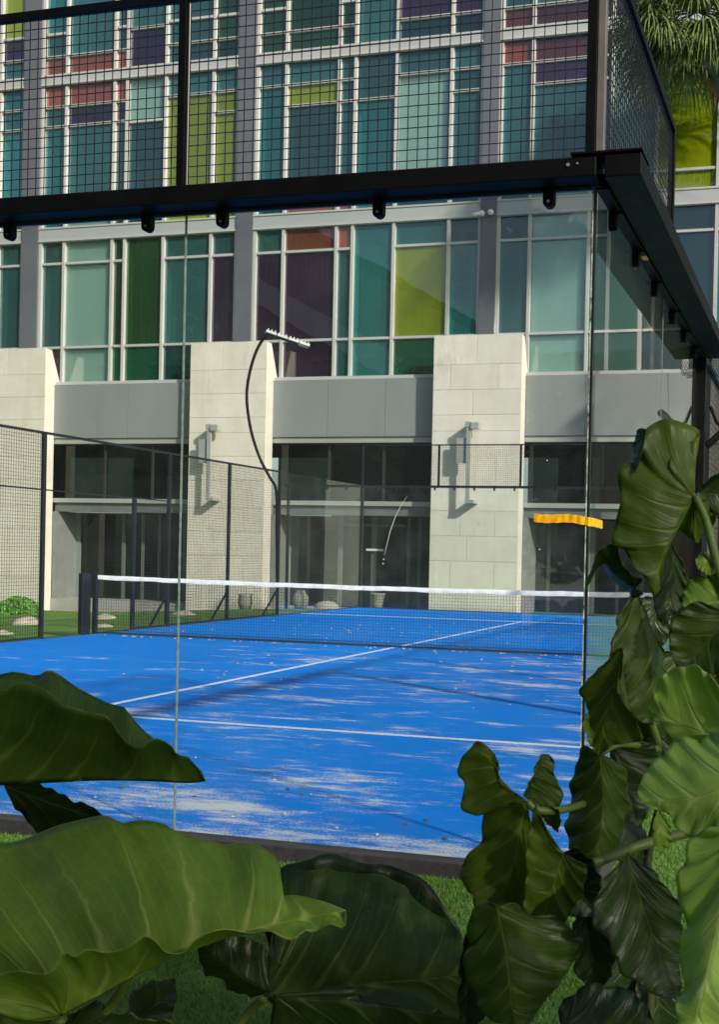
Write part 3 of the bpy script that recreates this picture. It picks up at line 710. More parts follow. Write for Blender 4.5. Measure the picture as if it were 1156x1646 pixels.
# curved flood-light pole at the left of the court
def D_of(p): return (Vector(p)-CAM).dot(fwd)
dd = D_of((-10.3, 16.6, 3))
Pl = empty('floodlight_pole', (-10.3, 16.6, -.1), 'curved black pole carrying a tilted flat lamp over the far left of the court', 'floodlight')
cp = [(446, 985), (445, 860), (444, 790), (434, 768), (417, 735), (403, 690), (396.5, 640), (401, 600), (413, 562), (430, 537), (446, 533)]
def crom(pts, n=6):
    out = []; P_ = [pts[0]]+list(pts)+[pts[-1]]
    for i in range(1, len(P_)-2):
        for k in range(n):
            t = k/n; a, b, c, d = [Vector(q) for q in P_[i-1:i+3]]
            out.append(.5*((2*b)+(c-a)*t+(2*a-5*b+4*c-d)*t*t+(3*b-a-3*c+d)*t*t*t))
    out.append(Vector(pts[-1])); return out
MB().tube([at(q[0], q[1], dd) for q in crom(cp)], .033, 8).build('pole', M['black_steel'], Pl, smooth=True)
h0, h1 = at(426, 533, dd-.25), at(497, 557, dd+.1); ax = (h1-h0).normalized(); dn = Vector((0, 0, 1)); sd_ = ax.cross(dn).normalized(); u_ = sd_.cross(ax).normalized()
def obox(c0, c1, w, h, name, mat, par):
    mb = MB(); 
    for e in (c0, c1):
        for a, b in ((-1, -1), (1, -1), (1, 1), (-1, 1)): mb.v.append(tuple(e+sd_*a*w/2+u_*b*h/2))
    mb.f = [(0, 1, 2, 3), (4, 7, 6, 5), (0, 4, 5, 1), (1, 5, 6, 2), (2, 6, 7, 3), (3, 7, 4, 0)]
    return mb.build(name, mat, par)
for i in range(4):
    a = h0.lerp(h1, i/4+.01); b = h0.lerp(h1, (i+1)/4-.01); o = obox(a, b, .28, .05, 'lamp_module', M['lampgrey'], Pl)
    for k in range(3): e = a.lerp(b, (k+.5)/3); obox(e-ax*.01+u_*.045, e+ax*.01+u_*.045, .24, .04, 'fin', M['lampgrey'], o)
obox(h0.lerp(h1, .02)-u_*.04, h0.lerp(h1, .75)-u_*.04, .05, .03, 'lamp_bar', M['black_steel'], Pl)

# vases at the foot of the building
def vase(px_, py_, prof, lab, Yv=21.6):
    p = onY(px_, py_, Yv); p.z = gz(p.x, p.y); o = MB().lathe(prof, p, 18).build('vase', M['vase'], smooth=True); tag(o, lab, 'vase')
vase(483, 970, [(.0, 0), (.13, .0), (.20, .18), (.21, .34), (.15, .47), (.11, .50), (.12, .55), (.10, .55), (.09, .48)], 'rounded pale vase on the strip of grass behind the net')
vase(607, 970, [(.0, 0), (.12, .0), (.14, .2), (.18, .42), (.21, .46), (.19, .46), (.12, .2)], 'tapered pale pot in front of the dark glass doors')
vase(394, 975, [(.0, 0), (.14, .0), (.19, .2), (.17, .36), (.20, .42), (.17, .42), (.12, .3)], 'squat pale pot behind the mesh at the foot of the pylon', 21)
# flat boulders on the lawn
def rock(px0, px1, py_, zg, lab):
    a = onZ(px0, py_, zg); b = onZ(px1, py_, zg); c = (a+b)/2; w = (b-a).length/2
    mb = MB(); n, k = 20, 7
    for i in range(k+1):
        ph = pi/2*i/k
        for j in range(n):
            th = 2*pi*j/n; rr = w*cos(ph)*(1+.18*noise.noise(Vector((cos(th)*1.5+px0, sin(th)*1.5, ph))))
            mb.v.append((c.x+rr*cos(th), c.y+rr*.75*sin(th), c.z-.05+(.05+w*.42)*sin(ph)**.8*(1+.25*noise.noise(Vector((cos(th)*2, sin(th)*2+px0, ph*2))))))
    for i in range(k):
        for j in range(n): mb.f.append((i*n+j, i*n+(j+1) % n, (i+1)*n+(j+1) % n, (i+1)*n+j))
    tag(mb.build('boulder', M['boulder'], smooth=True), lab, 'boulder')
rock(13, 73, 1004, -.2, 'long flat pale stone on the lawn left of the first fence post')
rock(-16, 26, 1022, -.12, 'pale stone at the far left edge beside the fence foot')
rock(148, 190, 996, -.2, 'flat pale stone just right of the dark pillar, farther one')
rock(146, 188, 1011, -.12, 'flat pale stone just right of the dark pillar, nearer one')
rock(270, 322, 993, -.2, 'flat pale stone on the lawn right of the braced post')
rock(505, 545, 975, -.1, 'low pale stone beyond the court between the two pots')
# low rounded shrub at left behind the mesh
def shrub(c, r, n, lab, name='shrub', mat='foliage', ls=.05, kindcat='shrub'):
    rg_ = random.Random(int(c[0]*100)); mb = MB()
    for i in range(n):
        th = rg_.uniform(0, 6.28); ph = math.acos(rg_.uniform(-.1, 1)); rr = r*(.55+.45*rg_.random())
        p = Vector((c[0]+rr*sin(ph)*cos(th), c[1]+rr*sin(ph)*sin(th), c[2]+rr*cos(ph)*.8))
        a = Vector((rg_.gauss(0, 1), rg_.gauss(0, 1), rg_.gauss(0, 1))).normalized(); b = a.orthogonal().normalized()
        k = len(mb.v); s = ls*(.6+.8*rg_.random())
        mb.v += [tuple(p-a*s), tuple(p+b*s*.5), tuple(p+a*s), tuple(p-b*s*.5)]; mb.f.append((k, k+1, k+2, k+3))
    t = empty(name, (c[0], c[1], c[2]), lab, kindcat)
    mb.build('foliage', M[mat], t, recalc=False)
    MB().tube([(c[0], c[1], c[2]-.1), (c[0]+.03, c[1], c[2]+r*.4)], [.03, .02], 6).build('stem', M['bark'], t)
M['lime_fol'] = plain('lime_foliage', (.10, .26, .03), .6, 0, .4, 2)
p = onY(28, 985, 18.5); shrub((p.x, p.y, gz(p.x, p.y)), .55, 3500, 'bright green low shrub against the foot of the leftmost pylon', mat='lime_fol')

# ------------------------------------------------------------------ bracket lamp beyond the end post
Br = empty('perforated_lamp', (.2, 4.6, 2.6), 'dark perforated dish on angled arms just outside the right end post', 'lamp')
MB().tube([(.06, 4.2, 2.30), (.36, 4.35, 2.60)], .030, 8).build('arm', M['black_steel'], Br)
MB().tube([(.08, 4.2, 2.62), (.13, 4.22, 2.50), (.20, 4.25, 2.43), (.30, 4.3, 2.52)], .014, 8).build('stay', M['black_steel'], Br)
dmat, nt, N, L, P = newmat('perforated_plate')
P.inputs['Base Color'].default_value = (.012, .012, .013, 1)
pq = onY(1152, 586, 4.35)
mb = MB(); cx, cy, cz, R_ = pq.x, pq.y, pq.z, .105
# a plate of square cells, each a ring of faces round a hole
st = .021
for iu in range(-7, 8):
    for iv in range(-7, 8):
        u = (iu+(.5 if iv % 2 else 0))*st; v = iv*st
        if u*u+v*v > R_*R_: continue
        n = len(mb.v); k = 8
        for ring, sq in ((.0072, 0), (.0, 1)):
            for j in range(k):
                t = 2*pi*(j+.5)/k
                if sq:
                    s_ = max(abs(cos(t)), abs(sin(t))); du, dv = cos(t)/s_*st/2, sin(t)/s_*st/2
                else: du, dv = ring*cos(t), ring*sin(t)
                w_ = .05*((u+du)**2+(v+dv)**2)/(R_*R_)
                mb.v.append((cx+u+du, cy+w_-(v+dv)*.25, cz+v+dv))
        for j in range(k): mb.f.append((n+j, n+(j+1) % k, n+k+(j+1) % k, n+k+j))
o = mb.build('perforated_dish', dmat, Br, recalc=False); sl = o.modifiers.new('t', 'SOLIDIFY'); sl.thickness = .003

# ------------------------------------------------------------------ palms at the right
rg = random.Random(12)
def frond(par, base, az, elv, plen, flen, mat, n=34, w0=.028):
    d = Vector((cos(az)*cos(elv), sin(az)*cos(elv), sin(elv))); mb = MB()
    tip = base+d*plen+Vector((0, 0, -.10*plen*plen))
    side = d.cross(Vector((0, 0, 1))).normalized(); upn = side.cross(d).normalized()
    mb.tube([base, base+d*plen*.5+Vector((0, 0, .02)), tip], [.022, .016, .012], 5)
    for i in range(n):
        a = (i/(n-1)-.5)*2*radians(125); dirn = (d*cos(a)+side*sin(a)+upn*rg.uniform(-.12, .12)).normalized()
        L_ = flen*(.75+.25*cos(a*.6))*rg.uniform(.8, 1.12); p = tip.copy(); v = dirn.copy(); prev = None
        seg = 8; g = rg.uniform(.22, .42)
        for k in range(seg+1):
            s = (1-k/seg)**.7*w0*(1 if k > 0 else .4)+.001
            sv = v.cross(Vector((0, 0, 1))); sv = sv.normalized() if sv.length > .01 else side
            m_ = len(mb.v); mb.v += [tuple(p-sv*s), tuple(p+sv*s)]
            if prev is not None: mb.f.append((prev, prev+1, m_+1, m_))
            prev = m_
            v = (v+Vector((0, 0, -g))).normalized() if k > 1 else v
            p = p+v*(L_/seg)
    return mb.build('frond', mat, par, recalc=False)
def palm(tr_pts, lab, k, fl, n):
    tr_pts = [Vector(p) for p in tr_pts]; Pm = empty('palm_tree', tr_pts[0], lab, 'palm tree')
    q = crom([tuple(p) for p in tr_pts], 4)
    MB().tube(q, [.20-.04*i/len(q) for i in range(len(q))], 12).build('trunk', M['bark'], Pm, smooth=True)
    mb = MB()
    for i in range(90):
        f = i/90*(len(q)-1.01); c = q[int(f)].lerp(q[int(f)+1], f-int(f))
        a = i*2.4; d = Vector((cos(a), sin(a), 0)); e = Vector((-sin(a), cos(a), 0)); m_ = len(mb.v)
        mb.v += [tuple(c+d*.16-e*.07), tuple(c+d*.16+e*.07), tuple(c+d*.25+Vector((0, 0, .2))+e*.02), tuple(c+d*.25+Vector((0, 0, .2))-e*.02)]
        mb.f.append((m_, m_+1, m_+2, m_+3))
    mb.build('leaf_bases', M['bark'], Pm)
    crown = tr_pts[-1]
    for i in range(n):
        az = i*2.399; frond(Pm, crown+Vector((cos(az)*.12, sin(az)*.12, rg.uniform(-.3, .2))), az, radians(rg.uniform(-35, 60)), rg.uniform(.7, 1.3)*k, rg.uniform(.9, 1.3)*fl, M['palm'], 40)
    for i in range(1): frond(Pm, crown+Vector((0, 0, -.3)), i*.7, radians(-60), .5*k, .8*fl, M['palmdead'], 22)
    return Pm, crown
pc = onY(1122, 70, 22.4)
Pm, cr = palm([(1.9, 22.4, -.3), (1.8, 22.4, 3), (1.3, 22.4, 7), (-.2, 22.4, pc.z-1.6), pc], 'tall fan palm with long drooping leaflets hanging above the right end of the mesh', 1.1, 1.5, 50)
for az, e_, pl, fl in ((pi, -.15, 1.3, 1.5), (pi+.3, .15, 1.5, 1.4), (pi-.35, -.1, 1.2, 1.5), (pi+.9, -.35, .9, 1.5), (-pi/2, -.4, .8, 1.5), (pi+.15, .55, 1.4, 1.4), (-pi/2-.4, -.1, 1.0, 1.5), (-pi/2+.3, -.1, 1.0, 1.5), (pi+.5, -.5, .9, 1.3)):
    frond(Pm, cr, az, e_, pl, fl, M['palm'], 46)
palm([(.5, 21.5, -.3), (.0, 21.5, 3.5), (.1, 21.5, 7.0), (.75, 21.5, 8.5), (1.35, 21.5, 9.6)], 'leaning fan palm outside the right of the court casting its shadow on the grey band', .8, .9, 24)
# leaning grey pole behind the fronds
g0, g1 = onY(1085, -45, 22.6), onY(1194, 240, 22.6)
Gp = empty('grey_pole', (g1.x+.9, 22.6, -.1), 'leaning grey pole with dark bands rising through the palm fronds', 'pole')
MB().tube([g0, g0.lerp(g1, .5), g1, Vector((g1.x+.9, 22.6, 3)), Vector((g1.x+.9, 22.6, -.1))], [.085, .085, .09, .10, .11], 12).build('shaft', M['polegrey'], Gp, smooth=True)
for t in (.24, .36, .47): c = g0.lerp(g1, t); ax_ = (g1-g0).normalized(); MB().tube([c-ax_*.03, c+ax_*.03], .094, 12).build('band', M['black_steel'], Gp)

# ------------------------------------------------------------------ foreground plants
def leaf(par, B_, T_, Lp, Rp, D, mat, gx=0, gy=0, dl=None, dr=None, mid=None, nv=7, ruf=.006, pk=.006, ns=44, nt=12, fwdv=.42, seed=0, cup=0):
    """B_ base and T_ tip of the midrib, Lp/Rp margins from base to tip (pixels of the photo, set at D metres);
       gx, gy tilt the blade in depth (m per 100 px), dl/dr bring each margin nearer (-) or farther (+)"""
    rg_ = random.Random(seed+int(B_[0]*7+B_[1]))
    if dl is None: dl = rg_.uniform(-.07, .05)
    if dr is None: dr = rg_.uniform(-.05, .07)
    if not mid:                                     # a slightly bowed midrib
        k_ = rg_.uniform(-.07, .07); mid = [((B_[0]+T_[0])/2-(T_[1]-B_[1])*k_, (B_[1]+T_[1])/2+(T_[0]-B_[0])*k_)]
    wav = .018*sqrt((B_[0]-T_[0])**2+(B_[1]-T_[1])**2)
    mids = crom([B_]+mid+[T_], 12)
    def sample(poly, s):
        f = s*(len(poly)-1); i = min(int(f), len(poly)-2); return poly[i].lerp(poly[i+1], f-i)
    V_ = []; F_2 = []; UV = []
    for side, (mar, dm) in enumerate(((Lp, dl), (Rp, dr))):
        pl = crom([B_]+mar+[T_], 10)
        # resample the margin by length
        acc = [0]
        for i in range(1, len(pl)): acc.append(acc[-1]+(pl[i]-pl[i-1]).length)
        def mp(s):
            t = s*acc[-1]
            for i in range(1, len(acc)):
                if acc[i] >= t: return pl[i-1].lerp(pl[i], (t-acc[i-1])/max(1e-6, acc[i]-acc[i-1]))
            return pl[-1]
        base = len(V_); ph0 = rg_.uniform(0, 6); ph1 = rg_.uniform(0, 6); ph2 = rg_.uniform(0, 6); fr_ = rg_.uniform(6.5, 9.5)
        for i in range(ns+1):
            s = i/ns; m_ = mp(s); m_ = m_+(m_-sample(mids, s)).normalized()*wav*sin(pi*s)**.5*(sin(s*fr_*3.1+ph1)+.6*sin(s*fr_*6.3+ph2)); o_ = sample(mids, max(0, (s-fwdv)/(1-fwdv))**1.05 if s > fwdv else 0)
            for j in range(nt+1):
                t = j/nt
                q = o_.lerp(m_, t)
                # veins sweep a little towards the tip
                q = q+(sample(mids, min(1, s+.1))-o_)*(.35*t*(1-t))
                d = D+gx*(q.x-B_[0])/100+gy*(q.y-B_[1])/100+dm*(t**1.4)*sin(pi*min(1, s*1.05)*.92+.12)
                d += cup*t*t
                phs = nv*(s+.028*sin(2*pi*s*1.6+ph0)+.012*sin(2*pi*s*4.3+ph1)); d += pk*(.45+.75*noise.noise(Vector((s*5, seed+side*3, t*2)))**2*2)*(abs(sin(pi*phs))**.8-.5)*sin(pi*min(t*1.1, 1))**.7
                d += ruf*t**3*(sin(s*fr_*2*pi+ph1)+.6*sin(s*fr_*3.7*pi+ph2))
                d += .012*noise.noise(Vector((q.x*.011, q.y*.011, seed)))+.005*noise.noise(Vector((q.x*.035, q.y*.035, seed+4)))
                V_.append(tuple(at(q.x, q.y, d))); UV.append((phs, t))
        w = nt+1
        for i in range(ns):
            for j in range(nt):
                a = base+i*w+j; f = (a, a+1, a+w+1, a+w); F_2.append(f if side == 0 else f[::-1])
    me = bpy.data.meshes.new('leaf'); me.from_pydata(V_, [], F_2)
    uvl = me.uv_layers.new(name='leaf')
    for lp in me.loops: uvl.data[lp.index].uv = UV[lp.vertex_index]
    me.polygons.foreach_set('use_smooth', [True]*len(me.polygons)); me.materials.append(M[mat])
    import bmesh
    b = bmesh.new(); b.from_mesh(me); bmesh.ops.remove_doubles(b, verts=b.verts, dist=.0002); b.to_mesh(me); b.free()
    o = bpy.data.objects.new('leaf', me); col.objects.link(o); o.parent = par; o.matrix_parent_inverse = Matrix.Translation(-par.location)
    sl = o.modifiers.new('t', 'SOLIDIFY'); sl.thickness = .0012
    return o
def stem(par, pts, r0, r1=None, name='stalk', mat='stem'):
    r1 = r1 or r0; q = crom([(x, y, d) for x, y, d in pts], 6)
    return MB().tube([at(p.x, p.y, p.z) for p in q], [r0+(r1-r0)*i/(len(q)-1) for i in range(len(q))], 8).build(name, M[mat], par, smooth=True)

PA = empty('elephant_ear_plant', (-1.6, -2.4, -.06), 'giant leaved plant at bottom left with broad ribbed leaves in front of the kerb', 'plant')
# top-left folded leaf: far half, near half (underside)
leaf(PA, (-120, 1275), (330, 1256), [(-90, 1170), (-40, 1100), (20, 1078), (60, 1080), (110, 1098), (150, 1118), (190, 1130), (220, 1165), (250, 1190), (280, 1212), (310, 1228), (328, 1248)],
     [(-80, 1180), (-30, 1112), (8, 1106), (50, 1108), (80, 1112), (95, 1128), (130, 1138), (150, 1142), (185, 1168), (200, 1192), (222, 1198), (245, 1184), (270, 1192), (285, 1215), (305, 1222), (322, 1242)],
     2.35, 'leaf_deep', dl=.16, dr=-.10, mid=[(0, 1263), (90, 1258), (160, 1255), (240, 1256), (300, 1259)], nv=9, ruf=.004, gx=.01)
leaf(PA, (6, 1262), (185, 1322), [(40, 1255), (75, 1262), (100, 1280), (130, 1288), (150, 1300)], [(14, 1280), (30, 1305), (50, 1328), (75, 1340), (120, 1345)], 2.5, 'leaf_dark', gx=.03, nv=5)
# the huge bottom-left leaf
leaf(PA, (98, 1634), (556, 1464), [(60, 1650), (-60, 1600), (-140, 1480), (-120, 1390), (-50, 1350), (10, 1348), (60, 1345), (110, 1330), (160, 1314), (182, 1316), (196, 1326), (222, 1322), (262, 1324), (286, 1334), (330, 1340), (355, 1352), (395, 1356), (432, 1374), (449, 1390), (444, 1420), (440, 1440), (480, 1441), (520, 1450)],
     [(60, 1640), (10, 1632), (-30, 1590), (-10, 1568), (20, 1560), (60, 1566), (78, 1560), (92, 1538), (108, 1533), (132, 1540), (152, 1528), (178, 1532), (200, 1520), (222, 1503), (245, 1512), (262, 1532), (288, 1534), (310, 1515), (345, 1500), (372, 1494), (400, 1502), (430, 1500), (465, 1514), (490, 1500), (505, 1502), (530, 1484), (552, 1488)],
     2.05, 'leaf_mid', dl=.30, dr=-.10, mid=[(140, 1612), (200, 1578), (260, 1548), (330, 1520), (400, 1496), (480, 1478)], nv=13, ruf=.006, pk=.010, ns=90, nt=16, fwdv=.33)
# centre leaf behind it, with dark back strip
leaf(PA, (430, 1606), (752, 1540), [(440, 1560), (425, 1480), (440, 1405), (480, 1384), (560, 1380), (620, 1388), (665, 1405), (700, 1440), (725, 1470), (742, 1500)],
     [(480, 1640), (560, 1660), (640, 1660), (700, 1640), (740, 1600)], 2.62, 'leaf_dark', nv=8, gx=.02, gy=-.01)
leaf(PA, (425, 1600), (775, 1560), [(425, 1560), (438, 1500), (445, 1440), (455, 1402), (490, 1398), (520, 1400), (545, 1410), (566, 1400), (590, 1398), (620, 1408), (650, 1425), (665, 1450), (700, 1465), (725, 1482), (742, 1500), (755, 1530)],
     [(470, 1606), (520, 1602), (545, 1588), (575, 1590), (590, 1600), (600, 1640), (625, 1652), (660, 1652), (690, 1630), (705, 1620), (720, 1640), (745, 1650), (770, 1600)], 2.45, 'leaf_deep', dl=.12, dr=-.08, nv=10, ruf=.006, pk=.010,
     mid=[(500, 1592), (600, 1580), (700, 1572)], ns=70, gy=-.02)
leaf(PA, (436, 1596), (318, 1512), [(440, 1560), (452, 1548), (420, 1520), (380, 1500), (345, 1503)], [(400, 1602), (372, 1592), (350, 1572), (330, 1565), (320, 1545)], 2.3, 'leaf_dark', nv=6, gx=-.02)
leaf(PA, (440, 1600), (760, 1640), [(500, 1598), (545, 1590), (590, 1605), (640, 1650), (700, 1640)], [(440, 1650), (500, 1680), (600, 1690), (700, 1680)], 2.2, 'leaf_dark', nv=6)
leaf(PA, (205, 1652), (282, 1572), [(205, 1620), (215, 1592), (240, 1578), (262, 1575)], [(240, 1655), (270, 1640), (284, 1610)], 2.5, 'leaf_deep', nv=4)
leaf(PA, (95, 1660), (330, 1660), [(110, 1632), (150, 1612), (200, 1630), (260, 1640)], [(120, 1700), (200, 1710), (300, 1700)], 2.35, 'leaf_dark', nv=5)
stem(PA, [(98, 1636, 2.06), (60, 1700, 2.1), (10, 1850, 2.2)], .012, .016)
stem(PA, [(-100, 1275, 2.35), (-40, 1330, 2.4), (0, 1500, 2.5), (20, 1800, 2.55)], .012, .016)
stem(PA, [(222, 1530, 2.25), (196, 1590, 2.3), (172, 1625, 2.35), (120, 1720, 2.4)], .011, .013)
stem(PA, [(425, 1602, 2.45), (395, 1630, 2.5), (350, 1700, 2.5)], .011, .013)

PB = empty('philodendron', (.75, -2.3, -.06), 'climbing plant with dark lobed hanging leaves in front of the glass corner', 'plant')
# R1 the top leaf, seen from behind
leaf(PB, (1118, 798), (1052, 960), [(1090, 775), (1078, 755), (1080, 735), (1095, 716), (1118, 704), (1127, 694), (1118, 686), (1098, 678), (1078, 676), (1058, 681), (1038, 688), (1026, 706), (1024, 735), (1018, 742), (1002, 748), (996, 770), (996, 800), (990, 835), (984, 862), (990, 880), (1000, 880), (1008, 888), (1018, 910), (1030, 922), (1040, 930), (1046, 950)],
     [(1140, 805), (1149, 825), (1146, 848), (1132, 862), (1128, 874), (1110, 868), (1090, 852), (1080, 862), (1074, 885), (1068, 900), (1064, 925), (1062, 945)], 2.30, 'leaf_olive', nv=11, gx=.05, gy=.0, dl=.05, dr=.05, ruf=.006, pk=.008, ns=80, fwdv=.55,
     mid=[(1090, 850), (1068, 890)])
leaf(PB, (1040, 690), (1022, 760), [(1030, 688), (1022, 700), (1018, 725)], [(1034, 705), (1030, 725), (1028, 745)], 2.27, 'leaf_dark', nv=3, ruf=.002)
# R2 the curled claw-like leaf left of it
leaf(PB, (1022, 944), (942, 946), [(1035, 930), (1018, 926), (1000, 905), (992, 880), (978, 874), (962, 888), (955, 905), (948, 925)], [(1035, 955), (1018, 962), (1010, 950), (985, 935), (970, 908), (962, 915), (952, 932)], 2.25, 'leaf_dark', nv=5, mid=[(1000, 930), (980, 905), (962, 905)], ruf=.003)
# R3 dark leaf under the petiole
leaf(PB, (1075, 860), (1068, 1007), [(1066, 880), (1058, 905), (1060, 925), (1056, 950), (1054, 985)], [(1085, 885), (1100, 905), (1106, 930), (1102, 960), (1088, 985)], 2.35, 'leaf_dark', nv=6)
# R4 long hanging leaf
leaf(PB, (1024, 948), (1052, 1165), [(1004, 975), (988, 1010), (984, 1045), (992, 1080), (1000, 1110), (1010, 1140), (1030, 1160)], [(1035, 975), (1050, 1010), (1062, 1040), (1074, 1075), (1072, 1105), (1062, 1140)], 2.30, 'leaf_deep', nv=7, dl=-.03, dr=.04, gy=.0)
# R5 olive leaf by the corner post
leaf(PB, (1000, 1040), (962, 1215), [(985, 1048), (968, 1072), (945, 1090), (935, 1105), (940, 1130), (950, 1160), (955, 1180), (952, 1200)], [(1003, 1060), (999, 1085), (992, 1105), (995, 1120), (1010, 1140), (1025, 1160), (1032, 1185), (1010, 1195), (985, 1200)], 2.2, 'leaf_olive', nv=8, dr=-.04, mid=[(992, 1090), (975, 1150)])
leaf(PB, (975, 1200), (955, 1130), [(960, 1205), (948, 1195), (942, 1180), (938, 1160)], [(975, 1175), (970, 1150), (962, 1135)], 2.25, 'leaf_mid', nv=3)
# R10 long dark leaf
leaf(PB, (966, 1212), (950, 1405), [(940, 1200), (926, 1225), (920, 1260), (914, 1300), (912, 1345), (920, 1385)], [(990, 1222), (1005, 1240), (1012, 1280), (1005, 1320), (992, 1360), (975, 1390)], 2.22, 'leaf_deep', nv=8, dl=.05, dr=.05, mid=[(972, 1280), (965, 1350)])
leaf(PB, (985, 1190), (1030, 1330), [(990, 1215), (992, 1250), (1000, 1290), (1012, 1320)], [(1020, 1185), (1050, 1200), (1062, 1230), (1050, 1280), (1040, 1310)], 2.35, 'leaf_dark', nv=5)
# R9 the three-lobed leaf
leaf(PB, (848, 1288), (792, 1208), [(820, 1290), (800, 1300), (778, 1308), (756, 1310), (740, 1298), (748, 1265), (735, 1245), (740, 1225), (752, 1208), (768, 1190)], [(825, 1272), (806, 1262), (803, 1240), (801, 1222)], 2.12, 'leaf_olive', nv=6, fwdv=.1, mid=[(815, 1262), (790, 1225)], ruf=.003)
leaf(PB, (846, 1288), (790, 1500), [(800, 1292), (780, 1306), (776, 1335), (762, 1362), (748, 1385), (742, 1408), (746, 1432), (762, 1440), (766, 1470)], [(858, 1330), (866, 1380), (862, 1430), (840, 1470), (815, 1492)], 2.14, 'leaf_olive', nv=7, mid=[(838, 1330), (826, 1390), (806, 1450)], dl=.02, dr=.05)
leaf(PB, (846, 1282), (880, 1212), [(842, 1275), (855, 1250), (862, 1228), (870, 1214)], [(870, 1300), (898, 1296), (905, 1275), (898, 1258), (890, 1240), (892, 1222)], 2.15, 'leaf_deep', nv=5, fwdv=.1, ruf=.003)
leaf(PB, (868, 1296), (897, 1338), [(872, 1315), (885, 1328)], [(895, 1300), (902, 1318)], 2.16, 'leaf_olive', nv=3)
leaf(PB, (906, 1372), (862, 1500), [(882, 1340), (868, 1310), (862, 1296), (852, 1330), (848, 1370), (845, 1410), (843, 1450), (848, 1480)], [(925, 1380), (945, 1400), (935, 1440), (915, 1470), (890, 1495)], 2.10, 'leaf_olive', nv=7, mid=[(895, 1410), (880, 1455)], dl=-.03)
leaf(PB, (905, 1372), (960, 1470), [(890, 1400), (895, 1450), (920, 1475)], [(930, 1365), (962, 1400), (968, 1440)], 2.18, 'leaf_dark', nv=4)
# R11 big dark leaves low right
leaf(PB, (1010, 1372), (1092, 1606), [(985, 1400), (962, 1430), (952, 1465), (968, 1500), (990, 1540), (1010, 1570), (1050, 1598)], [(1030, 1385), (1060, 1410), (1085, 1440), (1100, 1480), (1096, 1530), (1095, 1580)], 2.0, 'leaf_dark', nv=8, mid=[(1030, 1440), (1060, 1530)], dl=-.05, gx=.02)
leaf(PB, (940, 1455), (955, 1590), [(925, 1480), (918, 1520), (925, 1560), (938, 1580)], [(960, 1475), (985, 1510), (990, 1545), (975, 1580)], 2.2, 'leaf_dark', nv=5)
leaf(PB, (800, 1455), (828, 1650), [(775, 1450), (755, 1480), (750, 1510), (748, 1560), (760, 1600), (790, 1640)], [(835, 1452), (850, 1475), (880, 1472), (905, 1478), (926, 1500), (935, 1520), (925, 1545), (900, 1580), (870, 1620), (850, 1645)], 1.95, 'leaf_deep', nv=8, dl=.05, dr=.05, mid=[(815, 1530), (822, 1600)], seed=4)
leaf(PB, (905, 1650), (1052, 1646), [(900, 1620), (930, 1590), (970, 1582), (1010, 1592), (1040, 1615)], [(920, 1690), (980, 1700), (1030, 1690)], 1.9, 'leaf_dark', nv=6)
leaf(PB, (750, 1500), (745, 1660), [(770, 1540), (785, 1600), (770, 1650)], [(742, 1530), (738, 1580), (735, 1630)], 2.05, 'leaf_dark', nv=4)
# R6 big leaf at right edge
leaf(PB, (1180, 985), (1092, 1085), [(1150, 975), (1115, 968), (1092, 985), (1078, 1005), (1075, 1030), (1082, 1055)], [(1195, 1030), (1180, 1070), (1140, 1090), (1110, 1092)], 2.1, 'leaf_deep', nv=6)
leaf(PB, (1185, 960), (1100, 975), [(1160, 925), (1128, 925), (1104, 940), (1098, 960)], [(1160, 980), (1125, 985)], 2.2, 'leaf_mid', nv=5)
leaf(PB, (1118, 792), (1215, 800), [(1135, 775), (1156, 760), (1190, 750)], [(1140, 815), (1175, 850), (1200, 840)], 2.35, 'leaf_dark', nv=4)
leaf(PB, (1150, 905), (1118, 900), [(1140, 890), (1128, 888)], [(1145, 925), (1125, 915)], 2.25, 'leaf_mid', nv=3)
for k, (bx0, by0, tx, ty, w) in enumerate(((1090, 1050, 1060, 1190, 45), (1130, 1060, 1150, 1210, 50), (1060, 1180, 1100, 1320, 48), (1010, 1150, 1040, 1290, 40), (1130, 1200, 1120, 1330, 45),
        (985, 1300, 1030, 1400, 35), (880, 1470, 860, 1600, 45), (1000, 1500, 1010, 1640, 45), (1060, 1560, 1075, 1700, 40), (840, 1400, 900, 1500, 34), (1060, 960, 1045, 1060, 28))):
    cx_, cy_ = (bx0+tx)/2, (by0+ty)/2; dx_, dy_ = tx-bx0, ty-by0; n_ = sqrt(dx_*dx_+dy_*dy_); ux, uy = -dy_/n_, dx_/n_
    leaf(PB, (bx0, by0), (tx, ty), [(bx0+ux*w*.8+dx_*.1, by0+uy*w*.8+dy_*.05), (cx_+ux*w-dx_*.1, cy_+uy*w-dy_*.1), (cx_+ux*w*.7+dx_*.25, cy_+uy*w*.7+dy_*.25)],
         [(bx0-ux*w*.8+dx_*.1, by0-uy*w*.8+dy_*.05), (cx_-ux*w-dx_*.1, cy_-uy*w-dy_*.1), (cx_-ux*w*.7+dx_*.25, cy_-uy*w*.7+dy_*.25)], 2.62+.03*k, 'leaf_dark' if k % 3 else 'leaf_deep', nv=6, seed=k, ns=30, nt=8)
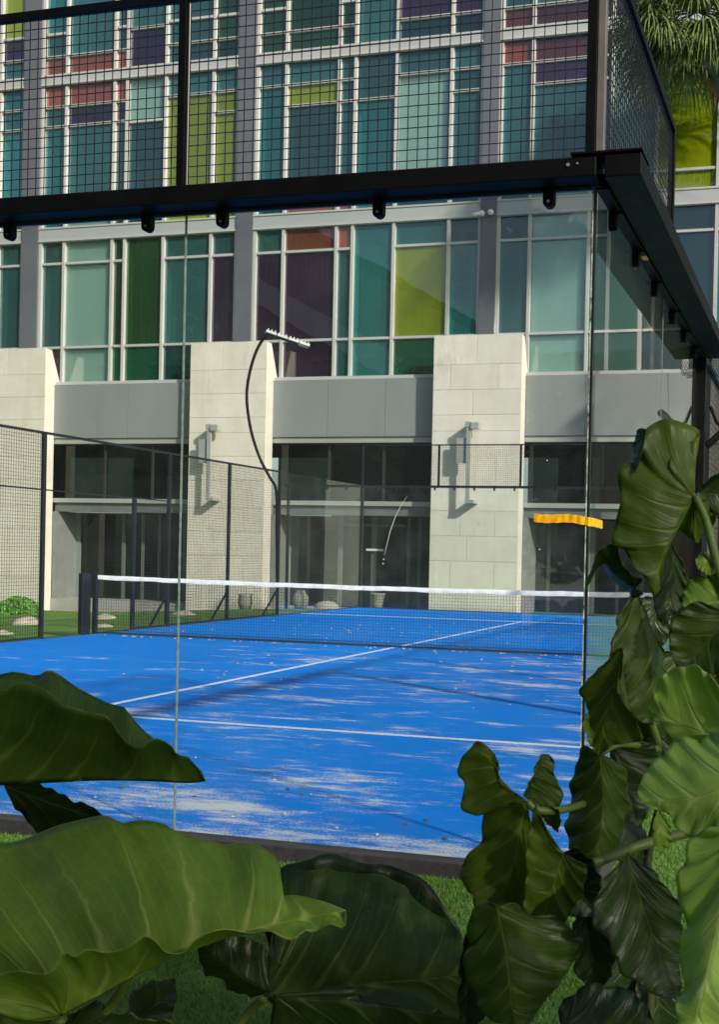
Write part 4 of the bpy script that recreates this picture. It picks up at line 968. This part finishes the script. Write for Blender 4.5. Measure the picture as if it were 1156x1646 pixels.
# trailing stalks
stem(PB, [(1118, 798, 2.30), (1135, 835, 2.28), (1148, 885, 2.25), (1170, 960, 2.2)], .0085, .010)
stem(PB, [(1118, 798, 2.30), (1104, 792, 2.31), (1088, 770, 2.32), (1072, 742, 2.335)], .006, .003)
stem(PB, [(1100, 958, 2.3), (1130, 980, 2.25), (1175, 1008, 2.15)], .0085, .010)
stem(PB, [(848, 1288, 2.12), (860, 1300, 2.12), (885, 1304, 2.14), (920, 1298, 2.2), (960, 1290, 2.3), (1040, 1310, 2.4)], .0075, .009)
stem(PB, [(955, 1387, 2.05), (975, 1380, 2.06), (1010, 1366, 2.1), (1060, 1350, 2.14), (1120, 1335, 2.2)], .0095, .011)
stem(PB, [(1100, 1180, 2.75), (1070, 1260, 2.8), (1040, 1400, 2.8), (1050, 1500, 2.8), (1030, 1900, 2.8)], .009, .013, 'climbing_stem', 'stem_dark')
stem(PB, [(1022, 946, 2.3), (1012, 1000, 2.35), (1030, 1100, 2.45), (1060, 1200, 2.5)], .007, .010)
stem(PB, [(966, 1212, 2.22), (1000, 1196, 2.3), (1060, 1205, 2.45)], .006, .009)
stem(PB, [(905, 1372, 2.1), (893, 1362, 2.1), (878, 1335, 2.1), (872, 1315, 2.1)], .004, .003)
stem(PB, [(905, 1640, 2.3), (940, 1625, 2.35), (1000, 1600, 2.45)], .012, .016)

PC = empty('bright_leaved_plant', (1.15, -2.9, -.06), 'plant at the right edge with large leaves coloured pale green as if sunlit', 'plant')
leaf(PC, (1215, 1190), (1043, 1142), [(1190, 1120), (1160, 1100), (1130, 1078), (1100, 1068), (1075, 1080), (1060, 1098), (1052, 1120)], [(1180, 1215), (1130, 1205), (1085, 1190), (1065, 1170)], 1.75, 'leaf_sunlit', nv=7, gx=-.03, dl=-.04, dr=.02)
leaf(PC, (1215, 1245), (1030, 1290), [(1180, 1180), (1130, 1185), (1090, 1190), (1062, 1215), (1040, 1240), (1026, 1262)], [(1200, 1330), (1150, 1345), (1110, 1342), (1086, 1330), (1078, 1308), (1050, 1300)], 1.65, 'leaf_sunlit', nv=7, gx=-.03, dl=.05)
leaf(PC, (1200, 1330), (1100, 1700), [(1150, 1330), (1112, 1350), (1095, 1380), (1092, 1430), (1098, 1480), (1094, 1530), (1098, 1570), (1088, 1620)], [(1260, 1450), (1240, 1600)], 1.6, 'leaf_sunlit', nv=9, mid=[(1165, 1450), (1130, 1600)], ns=60)
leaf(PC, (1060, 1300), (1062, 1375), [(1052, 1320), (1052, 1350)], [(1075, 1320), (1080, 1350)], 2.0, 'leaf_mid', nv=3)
stem(PC, [(1215, 1190, 1.75), (1240, 1300, 1.8), (1260, 1700, 1.85)], .01, .014)
stem(PC, [(1215, 1245, 1.65), (1230, 1400, 1.7), (1230, 1800, 1.8)], .01, .014)

# ------------------------------------------------------------------ behind the photographer: what the panes mirror and unseen trees added to shade the foreground
def tree(name, x, y, zc, rx, rz, n, lab, ls=.11, seed=1):
    rg_ = random.Random(seed); t = empty(name, (x, y, -.06), lab, 'tree')
    MB().tube([(x, y, -.1), (x+.1, y+.05, zc*.5), (x-.05, y, zc)], [.16, .12, .06], 8).build('trunk', M['bark'], t)
    cl = [(Vector((rg_.uniform(-1, 1)*rx*.8, rg_.uniform(-1, 1)*rx*.5, rg_.uniform(-1, 1)*rz*.8)), rg_.uniform(.35, .6)*rx) for _ in range(16)]
    mb = MB()
    for i in range(n):
        c, r = cl[i % 16]; d = Vector((rg_.gauss(0, 1), rg_.gauss(0, 1), rg_.gauss(0, 1))).normalized()*r*rg_.random()**.4
        p = Vector((x, y, zc))+c+d
        a = Vector((rg_.gauss(0, 1), rg_.gauss(0, 1), rg_.gauss(0, .6))).normalized(); b = a.orthogonal().normalized(); s = ls*(.6+.8*rg_.random()); k = len(mb.v)
        mb.v += [tuple(p-a*s), tuple(p+b*s*.5), tuple(p+a*s), tuple(p-b*s*.5)]; mb.f.append((k, k+1, k+2, k+3))
    mb.build('crown', M['foliage'], t, recalc=False)
tree('added_shade_tree', -1.2, -7.4, 3.2, 1.7, 1.9, 9000, 'leafy tree added for shade behind the photographer, nearest the building side', seed=1)
tree('added_shade_tree', 1.6, -7.2, 3.3, 1.7, 1.9, 16000, 'leafy tree added for shade directly behind the photographer', .05, 2)
tree('added_shade_tree', 4.2, -7.2, 3.5, 1.9, 2.1, 13000, 'leafy tree added for shade behind the photographer to the right', .045, 3)
tree('added_shade_tree', 7.7, -7.0, 5.2, 1.5, 1.5, 5500, 'taller leafy tree added for shade farthest right behind the photographer', .05, 11)
for k_, (x, y, zc, rx, rz) in enumerate(((-23, -12.5, 9.5, 3.6, 4.2), (-34, -12, 8.5, 4.0, 4.0), (-13.5, -13, 7, 3.0, 3.2), (-45, -12, 9, 4.5, 4.0))):
    tree('shade_tree', x, y, zc, rx, rz, 7000, ['tall tree in front of the ramped building', 'broad tree left of the tall one across the lawn', 'smaller tree near the low end of the ramped building', 'farthest left tree across the lawn'][k_], .26, 4+k_)
Op = empty('opposite_building', (-30, -17, 0), 'pale ribbed building with a sloping roof edge facing the coloured one', 'building')
MB().prism([(-70, -.1), (-70, 25), (-37, 25), (-20, 15.2), (-5, 15.2), (-5, -.1)], 1, -26, -17).build('wall', M['rib'], Op)
mb = MB()
for i in range(160):
    x = -69.5+i*.4; top = 24.6 if x < -37 else (24.6-(x+37)*.576 if x < -20 else 14.8)
    mb.box((x, -16.99, 15.3 if x > -70 else 0), (x+.12, -16.9, max(top, 15.5))) if top > 15.4 else mb.box((x, -16.99, 9.0), (x+.12, -16.9, top))
mb.build('ribs', M['rib'], Op)
bx('roof', (-71, -26, 25.02), (-36.5, -15.8, 25.6), M['roofdark'], Op)
MB().prism([(-37, 25.6), (-37, 24.9), (-20, 15.1), (-20, 15.9)], 1, -26, -15.9).build('roof', M['roofdark'], Op)
MB().prism([(-40, 21.5), (-40, 19.6), (-12, 4.6), (-12, 6.4)], 1, -16.6, -15.0).build('ramp', M['whitepl'], Op)
MB().prism([(-40, 19.5), (-40, 18.8), (-12, 3.8), (-12, 4.5)], 1, -16.5, -15.2).build('ramp_underside', M['roofdark'], Op)
for i in range(9):
    for z in (3.0, 8.0, 13.0): bx('window', (-68+i*6.6, -16.98, z), (-64.6+i*6.6, -16.88, z+2.0), M['roofdark'], Op)
